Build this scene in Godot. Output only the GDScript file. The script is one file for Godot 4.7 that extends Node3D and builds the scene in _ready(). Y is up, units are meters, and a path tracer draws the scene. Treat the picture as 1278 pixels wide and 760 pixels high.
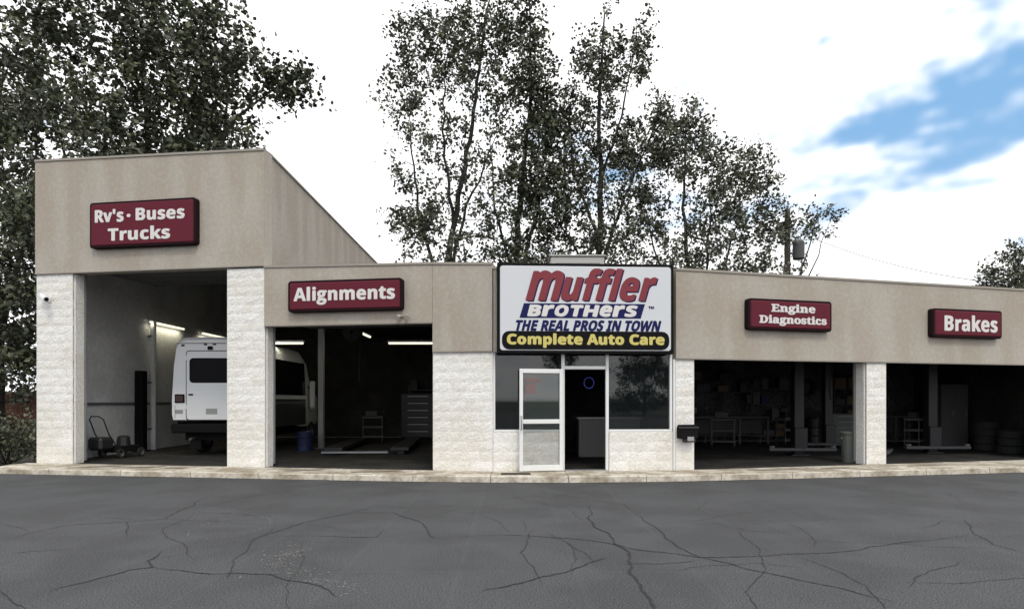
extends Node3D

# ------------------------------------------------------------------ mesh collector
class MB:
	var v := PackedVector3Array()
	var n := PackedVector3Array()
	func tri(a: Vector3, b: Vector3, c: Vector3) -> void:      # clockwise seen from outside
		var k := (c - a).cross(b - a).normalized()
		v.append(a); v.append(b); v.append(c)
		n.append(k); n.append(k); n.append(k)
	func quad(a: Vector3, b: Vector3, c: Vector3, d: Vector3) -> void:
		tri(a, b, c); tri(a, c, d)
	func squad(a: Vector3, b: Vector3, c: Vector3, d: Vector3, na: Vector3, nb: Vector3, nc: Vector3, nd: Vector3) -> void:
		v.append_array(PackedVector3Array([a, b, c, a, c, d]))
		n.append_array(PackedVector3Array([na, nb, nc, na, nc, nd]))
	# p: bottom ring 0..3 (counter-clockwise from above), top ring 4..7
	func hexa(p: Array) -> void:
		quad(p[4], p[7], p[6], p[5])
		quad(p[0], p[1], p[2], p[3])
		for i in 4:
			var j := (i + 1) % 4
			quad(p[i], p[i + 4], p[j + 4], p[j])
	func box(a: Vector3, b: Vector3) -> void:                  # min, max corners
		hexa([Vector3(a.x, a.y, b.z), Vector3(b.x, a.y, b.z), Vector3(b.x, a.y, a.z), Vector3(a.x, a.y, a.z),
			Vector3(a.x, b.y, b.z), Vector3(b.x, b.y, b.z), Vector3(b.x, b.y, a.z), Vector3(a.x, b.y, a.z)])
	# box whose edges are chamfered by c
	func cbox(a: Vector3, b: Vector3, c := 0.01) -> void:
		var m := (a + b) * 0.5
		var h := (b - a) * 0.5
		c = minf(c, minf(h.x, minf(h.y, h.z)) * 0.9)
		var ax := [Vector3.RIGHT, Vector3.UP, Vector3.BACK]
		for i in 3:
			for s in [-1.0, 1.0]:
				var w: Vector3 = ax[i] * s
				var p: Vector3 = ax[(i + 1) % 3]
				var q: Vector3 = ax[(i + 2) % 3]
				var hp := h[(i + 1) % 3] - c
				var hq := h[(i + 2) % 3] - c
				var o := m + w * h[i]
				outq(o - p * hp - q * hq, o + p * hp - q * hq, o + p * hp + q * hq, o - p * hp + q * hq, m)
		for i in 3:
			for s in [-1.0, 1.0]:
				for t in [-1.0, 1.0]:
					var p2: Vector3 = ax[(i + 1) % 3] * s
					var q2: Vector3 = ax[(i + 2) % 3] * t
					var l: Vector3 = ax[i] * (h[i] - c)
					var e1 := m + p2 * h[(i + 1) % 3] + q2 * (h[(i + 2) % 3] - c)
					var e2 := m + p2 * (h[(i + 1) % 3] - c) + q2 * h[(i + 2) % 3]
					outq(e1 - l, e1 + l, e2 + l, e2 - l, m)
		for sx in [-1.0, 1.0]:
			for sy in [-1.0, 1.0]:
				for sz in [-1.0, 1.0]:
					var s3 := Vector3(sx, sy, sz)
					outt(m + s3 * Vector3(h.x, h.y - c, h.z - c), m + s3 * Vector3(h.x - c, h.y, h.z - c), m + s3 * Vector3(h.x - c, h.y - c, h.z), m)
	func outt(a: Vector3, b: Vector3, c: Vector3, from: Vector3) -> void:
		if (c - a).cross(b - a).dot((a + b + c) / 3.0 - from) < 0.0:
			tri(a, c, b)
		else:
			tri(a, b, c)
	func outq(a: Vector3, b: Vector3, c: Vector3, d: Vector3, from: Vector3) -> void:
		outt(a, b, c, from); outt(a, c, d, from)
	# upright prism over a plan polygon (points are x, z)
	func prism(poly: PackedVector2Array, y0: float, y1: float) -> void:
		var t := Geometry2D.triangulate_polygon(poly)
		for i in range(0, t.size(), 3):
			var a := poly[t[i]]
			var b := poly[t[i + 1]]
			var c := poly[t[i + 2]]
			if (b - a).cross(c - a) < 0.0:
				var s := b
				b = c
				c = s
			tri(Vector3(a.x, y1, a.y), Vector3(b.x, y1, b.y), Vector3(c.x, y1, c.y))
			if y0 < y1:
				tri(Vector3(a.x, y0, a.y), Vector3(c.x, y0, c.y), Vector3(b.x, y0, b.y))
		if y0 < y1:
			var flip := Geometry2D.is_polygon_clockwise(poly)
			for i in poly.size():
				var a := poly[i]
				var b := poly[(i + 1) % poly.size()]
				if flip:
					quad(Vector3(a.x, y0, a.y), Vector3(a.x, y1, a.y), Vector3(b.x, y1, b.y), Vector3(b.x, y0, b.y))
				else:
					quad(Vector3(b.x, y0, b.y), Vector3(b.x, y1, b.y), Vector3(a.x, y1, a.y), Vector3(a.x, y0, a.y))
	# flat outline in the x-y plane given thickness along z, edges chamfered at the front
	func plate(poly: PackedVector2Array, z0: float, z1: float, bevel := 0.0) -> void:
		var ins := poly
		if bevel > 0.0:
			var o := Geometry2D.offset_polygon(poly, -bevel, Geometry2D.JOIN_MITER)
			if o.size() == 1 and o[0].size() == poly.size():
				ins = o[0]
		var c := Vector2.ZERO
		for p in poly: c += p / poly.size()
		var mid := Vector3(c.x, c.y, (z0 + z1) * 0.5)
		var t := Geometry2D.triangulate_polygon(ins)
		for i in range(0, t.size(), 3):
			outt(v3(ins[t[i]], z1), v3(ins[t[i + 1]], z1), v3(ins[t[i + 2]], z1), mid)
			outt(v3(ins[t[i]], z0), v3(ins[t[i + 1]], z0), v3(ins[t[i + 2]], z0), mid)
		for i in poly.size():
			var j := (i + 1) % poly.size()
			if ins == poly:
				outq(v3(poly[i], z0), v3(poly[j], z0), v3(poly[j], z1), v3(poly[i], z1), mid)
			else:
				var a := near(poly, ins[i])
				var b := near(poly, ins[j])
				outq(v3(a, z0), v3(b, z0), v3(b, z1 - bevel), v3(a, z1 - bevel), mid)
				outq(v3(a, z1 - bevel), v3(b, z1 - bevel), v3(ins[j], z1), v3(ins[i], z1), mid)
	func near(poly: PackedVector2Array, p: Vector2) -> Vector2:
		var best := poly[0]
		for q in poly:
			if q.distance_squared_to(p) < best.distance_squared_to(p): best = q
		return best
	func v3(p: Vector2, z: float) -> Vector3:
		return Vector3(p.x, p.y, z)
	# round tube along points with a radius each, smooth normals
	func tube(pts: Array, rad: Array, sides := 8, caps := true) -> void:
		var rings := []
		var nr := []
		for i in pts.size():
			var d: Vector3 = (pts[mini(i + 1, pts.size() - 1)] - pts[maxi(i - 1, 0)])
			d = d.normalized()
			var x := d.cross(Vector3.UP if absf(d.y) < 0.9 else Vector3.RIGHT).normalized()
			var y := d.cross(x)
			var r := []
			var rn := []
			for k in sides:
				var w := x * cos(TAU * k / sides) + y * sin(TAU * k / sides)
				rn.append(w)
				r.append(pts[i] + w * rad[i])
			rings.append(r); nr.append(rn)
		for i in pts.size() - 1:
			for k in sides:
				var j := (k + 1) % sides
				squad(rings[i][k], rings[i + 1][k], rings[i + 1][j], rings[i][j], nr[i][k], nr[i + 1][k], nr[i + 1][j], nr[i][j])
		if caps:
			for k in range(1, sides - 1):
				tri(rings[0][0], rings[0][k], rings[0][k + 1])
				tri(rings[-1][0], rings[-1][k + 1], rings[-1][k])
	func rod(a: Vector3, b: Vector3, r: float, sides := 8) -> void:
		tube([a, b], [r, r], sides)
	# turned shape: profile of (radius, height) about an axis through o
	func lathe(profile: Array, o: Vector3, axis := Vector3.UP, sides := 16) -> void:
		var x := axis.cross(Vector3.RIGHT if absf(axis.x) < 0.9 else Vector3.BACK).normalized()
		var y := axis.cross(x)
		var turn := 0.0
		for i in profile.size():
			turn += profile[i].cross(profile[(i + 1) % profile.size()])
		for i in profile.size() - 1:
			var p: Vector2 = profile[i]
			var q: Vector2 = profile[i + 1]
			for k in sides:
				var u := x * cos(TAU * k / sides) + y * sin(TAU * k / sides)
				var w := x * cos(TAU * (k + 1) / sides) + y * sin(TAU * (k + 1) / sides)
				var a := o + axis * p.y + u * p.x
				var b := o + axis * p.y + w * p.x
				var c := o + axis * q.y + w * q.x
				var d := o + axis * q.y + u * q.x
				if turn < 0.0:
					if p.x > 0.0001: tri(a, b, c)
					if q.x > 0.0001: tri(a, c, d)
				else:
					if p.x > 0.0001: tri(a, c, b)
					if q.x > 0.0001: tri(a, d, c)
	func mesh() -> ArrayMesh:
		var a := []
		a.resize(Mesh.ARRAY_MAX)
		a[Mesh.ARRAY_VERTEX] = v
		a[Mesh.ARRAY_NORMAL] = n
		var m := ArrayMesh.new()
		m.add_surface_from_arrays(Mesh.PRIMITIVE_TRIANGLES, a)
		return m

var M := {}
var taken := {}
var rng := RandomNumberGenerator.new()

# plan of the facade: the left range, the office and the right range meet at slight angles
const A0 := Vector3(-11.29, 0, -15.2)
const B1 := Vector3(-0.4, 0, -13.4)
const C1 := Vector3(3.42, 0, -13.6)
const D1 := Vector3(15.0, 0, -16.57)
var FL: Transform3D
var FC: Transform3D
var FD: Transform3D

# ------------------------------------------------------------------ node helpers
func numbered(called: String) -> String:
	var k: int = taken.get(called, 0)
	taken[called] = k + 1
	return called if k == 0 else "%s_%03d" % [called, k]

func tag(o: Node3D, label: String, category: String, group := "") -> Node3D:
	o.set_meta("label", label)
	o.set_meta("category", category)
	if group: o.set_meta("group", group)
	return o

func thing(called: String, label: String, category: String, x: Transform3D, group := "") -> Node3D:
	var o := Node3D.new()
	o.name = numbered(called)
	add_child(o)
	o.transform = x
	return tag(o, label, category, group)

func at(p: Vector3, turn := 0.0) -> Transform3D:
	return Transform3D(Basis(Vector3.UP, turn), p)

func put(called: String, m: Mesh, mat: Material, parent: Node, x := Transform3D()) -> MeshInstance3D:
	var o := MeshInstance3D.new()
	o.mesh = m
	o.material_override = mat
	o.name = numbered(called) if parent == self else called
	parent.add_child(o, true)
	o.transform = x
	return o

func part(called: String, b: MB, mat: Material, parent: Node, x := Transform3D()) -> MeshInstance3D:
	return put(called, b.mesh(), mat, parent, x)

func struct(called: String, b: MB, mat: Material) -> MeshInstance3D:
	var o := part(called, b, mat, self)
	o.set_meta("kind", "structure")
	return o

func frame(p: Vector3, q: Vector3) -> Transform3D:
	var x := (q - p).normalized()
	return Transform3D(Basis(x, Vector3.UP, x.cross(Vector3.UP)), p)

func boxpart(called: String, a: Vector3, b: Vector3, mat: Material, parent: Node, x := Transform3D(), c := 0.0) -> MeshInstance3D:
	var m := MB.new()
	if c > 0.0: m.cbox(a, b, c)
	else: m.box(a, b)
	return part(called, m, mat, parent, x)

# ------------------------------------------------------------------ materials
func noise(s: int, freq: float, octaves := 4, kind := FastNoiseLite.TYPE_SIMPLEX_SMOOTH) -> FastNoiseLite:
	var f := FastNoiseLite.new()
	f.seed = s
	f.noise_type = kind
	f.frequency = freq
	f.fractal_octaves = octaves
	return f

func ntex(s: int, freq: float, stops: Array, octaves := 4, size := 512, kind := FastNoiseLite.TYPE_SIMPLEX_SMOOTH) -> NoiseTexture2D:
	var t := NoiseTexture2D.new()
	t.width = size; t.height = size
	t.seamless = true
	t.noise = noise(s, freq, octaves, kind)
	var g := Gradient.new()
	var off := PackedFloat32Array()
	var col := PackedColorArray()
	for e in stops:
		off.append(e[0]); col.append(e[1])
	g.offsets = off; g.colors = col
	t.color_ramp = g
	return t

func nbump(s: int, freq: float, strength: float, octaves := 4, size := 512, kind := FastNoiseLite.TYPE_SIMPLEX_SMOOTH) -> NoiseTexture2D:
	var t := NoiseTexture2D.new()
	t.width = size; t.height = size
	t.seamless = true
	t.as_normal_map = true
	t.bump_strength = strength
	t.noise = noise(s, freq, octaves, kind)
	return t

func lin(r: float, g: float, b: float) -> Color:
	return Color(r, g, b).linear_to_srgb()

func flat(r: float, g: float, b: float, rough := 0.7, metal := 0.0) -> StandardMaterial3D:
	var m := StandardMaterial3D.new()
	m.albedo_color = lin(r, g, b)
	m.roughness = rough
	m.metallic = metal
	return m

func grey(k: float) -> Color:
	return Color(k, k, k)

# base colour times a worn pattern (period metres) times a broad one, with relief
func rich(r: float, g: float, b: float, rough: float, s: int, period: float, lo: float, broad_period: float, broad_lo: float, relief: float, relief_freq := 0.05, tint := Color(1, 1, 1)) -> StandardMaterial3D:
	var m := flat(r, g, b, rough)
	m.albedo_texture = ntex(s, 0.02, [[0.25, Color(lo * tint.r, lo * tint.g, lo * tint.b)], [0.5, grey(0.96)], [0.8, grey(1)]], 5)
	m.uv1_triplanar = true
	m.uv1_world_triplanar = true
	m.uv1_scale = Vector3.ONE / period
	if relief > 0.0:
		m.normal_enabled = true
		m.normal_texture = nbump(s + 7, relief_freq, 8.0, 4)
		m.normal_scale = relief
	if broad_lo < 1.0:
		m.detail_enabled = true
		m.detail_blend_mode = BaseMaterial3D.BLEND_MODE_MUL
		m.detail_uv_layer = BaseMaterial3D.DETAIL_UV_2
		m.detail_albedo = ntex(s + 13, 0.012, [[0.3, Color(broad_lo * tint.r, broad_lo * tint.g, broad_lo * tint.b)], [0.7, grey(1)]], 4, 256)
		m.uv2_triplanar = true
		m.uv2_world_triplanar = true
		m.uv2_scale = Vector3.ONE / broad_period
	return m

func make_materials() -> void:
	M.block = rich(0.86, 0.857, 0.85, 0.85, 11, 1.1, 0.95, 5.0, 0.96, 0.7, 0.035, Color(1, 0.99, 0.97))
	M.block2 = rich(0.845, 0.84, 0.83, 0.85, 12, 0.9, 0.95, 4.0, 0.96, 0.7, 0.035, Color(1, 0.99, 0.97))
	M.mortar = flat(0.80, 0.79, 0.76, 0.9)
	M.stucco = rich(0.47, 0.437, 0.393, 0.92, 21, 1.3, 0.965, 7.0, 0.95, 0.4, 0.25, Color(1, 0.98, 0.96))
	M.stucco.uv2_scale = Vector3(0.33, 0.09, 0.33)      # faint streaks run down the wall
	M.cap = flat(0.30, 0.27, 0.235, 0.5, 0.2)
	M.trim = flat(0.22, 0.20, 0.18, 0.6)
	M.white_wall = rich(0.86, 0.86, 0.85, 0.75, 31, 2.0, 0.95, 6.0, 0.93, 0.1)
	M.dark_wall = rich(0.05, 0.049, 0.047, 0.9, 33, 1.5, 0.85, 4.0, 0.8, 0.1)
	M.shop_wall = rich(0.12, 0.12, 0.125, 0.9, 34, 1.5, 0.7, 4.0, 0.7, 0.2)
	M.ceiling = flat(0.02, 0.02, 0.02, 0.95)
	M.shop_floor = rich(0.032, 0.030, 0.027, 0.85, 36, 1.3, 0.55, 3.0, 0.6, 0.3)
	M.concrete = rich(0.68, 0.635, 0.56, 0.9, 41, 1.4, 0.86, 3.1, 0.78, 0.5, 0.12, Color(1, 0.97, 0.92))
	M.joint = flat(0.10, 0.09, 0.08, 0.95)
	M.asphalt = rich(0.116, 0.120, 0.129, 0.9, 51, 1.1, 0.72, 5.3, 0.90, 0.8, 0.3)
	M.asphalt.albedo_texture = ntex(52, 0.11, [[0.22, grey(0.50)], [0.5, grey(0.86)], [0.78, grey(1.0)]], 3)
	M.crack = flat(0.018, 0.018, 0.019, 0.95)
	M.brown_patch = flat(0.27, 0.235, 0.19, 0.95)
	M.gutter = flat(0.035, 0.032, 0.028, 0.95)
	M.paint = flat(0.22, 0.22, 0.21, 0.9)
	M.soil = rich(0.06, 0.055, 0.04, 0.95, 55, 1.5, 0.5, 6.0, 0.6, 0.8)
	M.roof = flat(0.22, 0.21, 0.20, 0.9)
	M.sign_red = flat(0.120, 0.0215, 0.034, 0.7)
	M.sign_red.metallic_specular = 0.2
	M.sign_edge = flat(0.016, 0.008, 0.010, 0.7)
	M.sign_white = flat(0.60, 0.62, 0.66, 0.5)
	M.letter = flat(0.66, 0.645, 0.64, 0.6)
	M.black = flat(0.009, 0.009, 0.010, 0.75)
	M.black.metallic_specular = 0.2
	M.sign_edge.metallic_specular = 0.2
	M.deep_red = flat(0.19, 0.016, 0.028, 0.6)
	M.navy = flat(0.012, 0.014, 0.085, 0.6)
	M.navy.metallic_specular = 0.25
	M.yellow = flat(0.58, 0.50, 0.15, 0.6)
	M.alu = flat(0.78, 0.79, 0.79, 0.35, 0.1)
	M.steel = flat(0.35, 0.36, 0.37, 0.4, 0.6)
	M.dark_steel = flat(0.028, 0.028, 0.032, 0.45, 0.3)
	M.grey_steel = flat(0.16, 0.165, 0.17, 0.5, 0.2)
	M.bus_white = flat(0.72, 0.74, 0.77, 0.3)
	M.bus_shade = flat(0.05, 0.052, 0.06, 0.35)  # bus side with the shade of the bay put into its colour
	M.tint = flat(0.006, 0.006, 0.008, 0.1)
	M.tint.metallic_specular = 0.15
	M.bench = flat(0.11, 0.11, 0.12, 0.7)
	M.dim_steel = flat(0.07, 0.072, 0.078, 0.7)
	M.rubber = flat(0.018, 0.018, 0.018, 0.85)
	M.lens_red = flat(0.035, 0.006, 0.008, 0.3)
	M.blue_drum = flat(0.012, 0.02, 0.075, 0.6)
	M.bin = flat(0.11, 0.12, 0.105, 0.75)
	M.locker = flat(0.30, 0.30, 0.30, 0.5)
	M.unit = flat(0.42, 0.415, 0.40, 0.7)
	M.wood = rich(0.16, 0.065, 0.04, 0.9, 61, 0.8, 0.6, 3.0, 0.8, 0.3)
	M.bark = rich(0.055, 0.048, 0.04, 0.95, 63, 0.7, 0.5, 3.0, 0.8, 1.0)
	M.pole_wood = flat(0.05, 0.042, 0.035, 0.95)
	M.card = flat(0.22, 0.16, 0.10, 0.9)
	M.paper_red = flat(0.16, 0.02, 0.025, 0.8)
	M.mat = flat(0.05, 0.04, 0.03, 0.95)
	M.leaf = flat(0.9, 0.9, 0.9, 0.55)
	M.leaf.vertex_color_use_as_albedo = true
	M.leaf.cull_mode = BaseMaterial3D.CULL_DISABLED
	M.leaf.backlight_enabled = true
	M.leaf.backlight = Color(0.25, 0.27, 0.2)
	var g := StandardMaterial3D.new()
	g.albedo_color = Color(0.32, 0.38, 0.36, 0.12)
	g.transparency = BaseMaterial3D.TRANSPARENCY_ALPHA
	g.roughness = 0.02
	g.metallic_specular = 0.5
	M.glass = g
	var gd := StandardMaterial3D.new()
	gd.albedo_color = Color(0.10, 0.12, 0.13, 0.40)
	gd.transparency = BaseMaterial3D.TRANSPARENCY_ALPHA
	gd.roughness = 0.02
	gd.metallic_specular = 0.6
	M.window_glass = gd
	var e := flat(0.9, 0.9, 0.85, 0.5)
	e.emission_enabled = true
	e.emission = Color(1.0, 0.98, 0.88)
	e.emission_energy_multiplier = 0.9
	M.tube = e
	var nb := flat(0.05, 0.06, 0.2, 0.5)
	nb.emission_enabled = true
	nb.emission = Color(0.16, 0.2, 0.6)
	nb.emission_energy_multiplier = 0.07
	M.neon_blue = nb

# ------------------------------------------------------------------ lettering
var fonts := {}
func font(face: String) -> Font:
	if not fonts.has(face):
		var f := SystemFont.new()
		f.font_names = PackedStringArray([face])
		f.font_weight = 700
		fonts[face] = f
	return fonts[face]

# letters fitted into a w x h box about c (x, y), standing proud from z to z + depth; slanted by shear
func letters(called: String, s: String, w: float, h: float, c: Vector3, mat: Material, parent: Node, shear := 0.0, face := "Droid Sans", depth := 0.012, fat := 0.0) -> MeshInstance3D:
	var t := TextMesh.new()
	t.text = s
	var f: Font = font(face)
	t.font = f
	t.font_size = 96
	t.pixel_size = 0.01
	t.depth = 0.1
	t.curve_step = 2.0
	var b := MB.new()
	var box := AABB()
	for si in t.get_surface_count():
		var a := t.surface_get_arrays(si)
		var vv: PackedVector3Array = a[Mesh.ARRAY_VERTEX]
		var ix = a[Mesh.ARRAY_INDEX]
		if ix == null: ix = range(vv.size())
		for i in range(0, ix.size(), 3):
			b.tri(vv[ix[i]], vv[ix[i + 1]], vv[ix[i + 2]])
	var lo := Vector3(1e9, 1e9, 1e9)
	var hi := -lo
	for p in b.v:
		lo = lo.min(p); hi = hi.max(p)
	var o := MB.new()
	var ww := w - absf(shear) * h
	# heavier letters: the same outlines laid again a little to the sides, each a hair lower
	var shifts := [Vector3.ZERO]
	if fat > 0.0:
		for sh in [Vector2(1, 0.4), Vector2(-1, -0.4), Vector2(0.5, -1), Vector2(-0.5, 1)]:
			shifts.append(Vector3(sh.x * fat, sh.y * fat, -0.0006 * shifts.size()))
	for sh in shifts:
		for i in range(0, b.v.size(), 3):
			var q := []
			for k in 3:
				var p := b.v[i + k]
				var r := (p - lo) / (hi - lo)
				q.append(Vector3(c.x + (r.x - 0.5) * ww + shear * (r.y - 0.5) * h, c.y + (r.y - 0.5) * h, c.z + r.z * depth) + sh)
			o.tri(q[0], q[1], q[2])
	return part(called, o, mat, parent)

func rounded(w: float, h: float, r: float, c := Vector2.ZERO, steps := 4) -> PackedVector2Array:
	var p := PackedVector2Array()
	for k in 4:
		var m := c + Vector2((w / 2 - r) * [1, -1, -1, 1][k], (h / 2 - r) * [1, 1, -1, -1][k])
		for i in steps + 1:
			p.append(m + Vector2.from_angle(PI / 2 * k + PI / 2 * i / steps) * r)
	return p

# ------------------------------------------------------------------ sky
func make_sky() -> PanoramaSkyMaterial:
	var W := 1024
	var H := 512
	var im := Image.create(W, H, false, Image.FORMAT_RGBF)
	var big := noise(5, 1.3, 5)
	var fine := noise(9, 4.0, 5)
	var soft := noise(17, 2.2, 3)
	for j in H:
		var el := (0.5 - (j + 0.5) / H) * PI
		for i in W:
			var az := wrapf(((i + 0.5) / W - 0.5) * TAU + PI, -PI, PI)   # the picture's middle lies behind the camera
			var d := Vector3(sin(az) * cos(el), sin(el), -cos(az) * cos(el))
			# clouds flatten towards the horizon, as a layer seen from below
			var q := Vector3(d.x, d.y * 2.6, d.z)
			var st := Vector3(d.x * 2.2, d.y * 7.0, d.z * 2.2)      # wisps drawn out level
			var c := 0.70 + 0.55 * big.get_noise_3dv(q) + 0.40 * fine.get_noise_3dv(q * 1.5) + 1.15 * fine.get_noise_3dv(st) + 0.5 * fine.get_noise_3dv(st * 2.7)
			# a break in the cloud to the right, one more to the left behind, wisps across them
			for g in [[deg_to_rad(37.5), deg_to_rad(20.3), deg_to_rad(11.0), deg_to_rad(4.3), 1.85], [deg_to_rad(27.5), deg_to_rad(17.3), deg_to_rad(7.0), deg_to_rad(2.3), 1.1], [deg_to_rad(27.0), deg_to_rad(21.5), deg_to_rad(4.0), deg_to_rad(1.4), 0.9], [deg_to_rad(44.0), deg_to_rad(27.5), deg_to_rad(15.0), deg_to_rad(2.4), 1.05], [deg_to_rad(-140.0), deg_to_rad(35.0), deg_to_rad(30.0), deg_to_rad(12.0), 1.3], [deg_to_rad(8.0), deg_to_rad(20.0), deg_to_rad(6.0), deg_to_rad(4.0), 0.75], [deg_to_rad(130.0), deg_to_rad(40.0), deg_to_rad(35.0), deg_to_rad(10.0), 1.2]]:
				var dx: float = wrapf(az - g[0], -PI, PI) / g[2]
				var dy: float = (el - g[1] + 0.03 * sin(az * 5.0)) / g[3]
				c -= g[4] * exp(-(dx * dx + dy * dy))
			c += 0.5
			var cover := smoothstep(-0.45, 1.0, c)
			var blue := Color(0.12, 0.32, 0.60).lerp(Color(0.48, 0.66, 0.85), clampf(1.0 - d.y * 1.6, 0.0, 1.0) * 0.6)
			var wl := 1.22 + 0.12 * soft.get_noise_3dv(q)
			var white := Color(wl, wl, wl * 1.0)
			var col := blue.lerp(white, cover)
			if d.y < 0.0:
				col = col.lerp(Color(0.25, 0.25, 0.25), clampf(-d.y * 12.0, 0.0, 1.0))
			im.set_pixel(i, j, col)
	var p := PanoramaSkyMaterial.new()
	p.panorama = ImageTexture.create_from_image(im)
	return p

# ------------------------------------------------------------------ trees
func leaf_mesh() -> ArrayMesh:
	var b := MB.new()
	var a := Vector3(0, 0, 0)
	var t := Vector3(0, 0.06, 1.0)
	var m := Vector3(0, 0.0, 0.45)
	var l := Vector3(-0.36, 0.10, 0.42)
	var r := Vector3(0.36, 0.12, 0.40)
	b.tri(a, l, m); b.tri(l, t, m); b.tri(a, m, r); b.tri(m, t, r)
	return b.mesh()

var leaf: ArrayMesh

# limbs: list of polylines (first is the trunk, others start on it); lobes: [centre, radii, clumps]
func tree(called: String, label: String, category: String, base: Vector3, limbs: Array, rads: Array, lobes: Array, per: int, size: float, tone: Color, sd: int, spread := 0.75, group := "") -> void:
	rng.seed = sd
	var root := thing(called, label, category, at(base), group)
	var pos: Array[Vector3] = []
	var par: Array[int] = []
	var rad: Array[float] = []
	for li in limbs.size():
		var line: Array = limbs[li]
		var prev := -1
		if li > 0:
			var best := 1e9
			for i in pos.size():
				var dd := pos[i].distance_to(line[0])
				if dd < best:
					best = dd; prev = i
		for k in line.size() - 1:
			var p: Vector3 = line[k]
			var q: Vector3 = line[k + 1]
			var steps := maxi(1, int(p.distance_to(q) / 0.7))
			for s in steps + (1 if k == line.size() - 2 else 0):
				if li > 0 and k == 0 and s == 0: continue
				var t := (k + float(s) / steps) / (line.size() - 1)
				pos.append(p.lerp(q, float(s) / steps) + Vector3(rng.randfn(0, 0.05), 0, rng.randfn(0, 0.05)))
				par.append(prev)
				rad.append(lerpf(rads[li], rads[li] * 0.16, t))
				prev = pos.size() - 1
	var goals: Array[Vector3] = []
	for lo in lobes:
		for i in int(lo[2] * 1.7):
			var d := Vector3(rng.randfn(), rng.randfn(), rng.randfn()).normalized() * pow(rng.randf(), 0.42)
			goals.append(lo[0] + d * (lo[1] as Vector3))
	for line in limbs:
		goals.append(line[-1])
		goals.append(line[-1] + Vector3(rng.randfn() * 0.4, 0.3, rng.randfn() * 0.3))
		goals.append(line[-1].lerp(line[-2], 0.3))
	var near := func(g: Vector3) -> float:
		var b := 1e9
		for i in range(0, pos.size(), 2): b = minf(b, pos[i].distance_squared_to(g))
		return b
	var order := []
	for g in goals: order.append([near.call(g), g])
	order.sort_custom(func(a, b): return a[0] < b[0])
	var tips := []
	for e in order:
		var g: Vector3 = e[1]
		var best := 1e9
		var from := 0
		for i in pos.size():
			var p := pos[i]
			var d := p.distance_to(g)
			d += maxf(0.0, p.y - g.y + d * 0.35) * 0.9
			if rad[i] < 0.012: d += 0.5
			if d < best:
				best = d; from = i
		var p0 := pos[from]
		var len := p0.distance_to(g)
		var segs := clampi(int(len / 0.6), 1, 5)
		var r0 := minf(rad[from] * 0.6, 0.012 + len * 0.011)
		var prev := from
		for s in range(1, segs + 1):
			var t := float(s) / segs
			var p := p0.lerp(g, t) + Vector3.UP * (sin(t * PI) * len * -0.07)
			if s < segs: p += Vector3(rng.randfn(), rng.randfn(), rng.randfn()) * len * 0.035
			pos.append(p); par.append(prev)
			rad.append(lerpf(r0, 0.008, t))
			prev = pos.size() - 1
		tips.append([g, (g - p0).normalized()])
	var w := MB.new()
	for i in pos.size():
		if par[i] < 0: continue
		var ra := minf(rad[par[i]], rad[i] * 1.5)
		w.tube([pos[par[i]], pos[i]], [ra, rad[i]], 7 if ra > 0.06 else 4, false)
	part("trunk", w, M.bark, root)
	var xs: Array[Transform3D] = []
	var cs: Array[Color] = []
	for tp in tips:
		var shade := rng.randf_range(0.4, 1.6)
		var twigs := rng.randi_range(3, 6)
		for k in twigs:
			var dir: Vector3 = (tp[1] + Vector3(rng.randfn(), rng.randfn() + 0.3, rng.randfn()) * 0.9).normalized()
			var tl := spread * rng.randf_range(0.6, 2.0)
			var cnt := int(per * 0.56 / twigs * rng.randf_range(0.5, 1.5))
			for j in cnt:
				var t := rng.randf()
				var p: Vector3 = tp[0] + dir * tl * (t - 0.25) + Vector3(rng.randfn(), rng.randfn(), rng.randfn()) * spread * 0.16
				var b := Basis(Vector3(rng.randfn(), rng.randfn(), rng.randfn()).normalized(), rng.randf() * TAU)
				var sc := size * rng.randf_range(0.45, 1.15)
				xs.append(Transform3D(b.scaled(Vector3.ONE * sc), p))
				var sh := shade * rng.randf_range(0.6, 1.5)
				cs.append(Color(tone.r * sh, tone.g * sh, tone.b * sh * rng.randf_range(0.8, 1.2)))
	var mm := MultiMesh.new()
	mm.transform_format = MultiMesh.TRANSFORM_3D
	mm.use_colors = true
	mm.mesh = leaf
	mm.instance_count = xs.size()
	for i in xs.size():
		mm.set_instance_transform(i, xs[i])
		mm.set_instance_color(i, cs[i])
	var mi := MultiMeshInstance3D.new()
	mi.multimesh = mm
	mi.material_override = M.leaf
	mi.name = "crown"
	mi.set_meta("kind", "stuff")
	root.add_child(mi, true)

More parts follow.
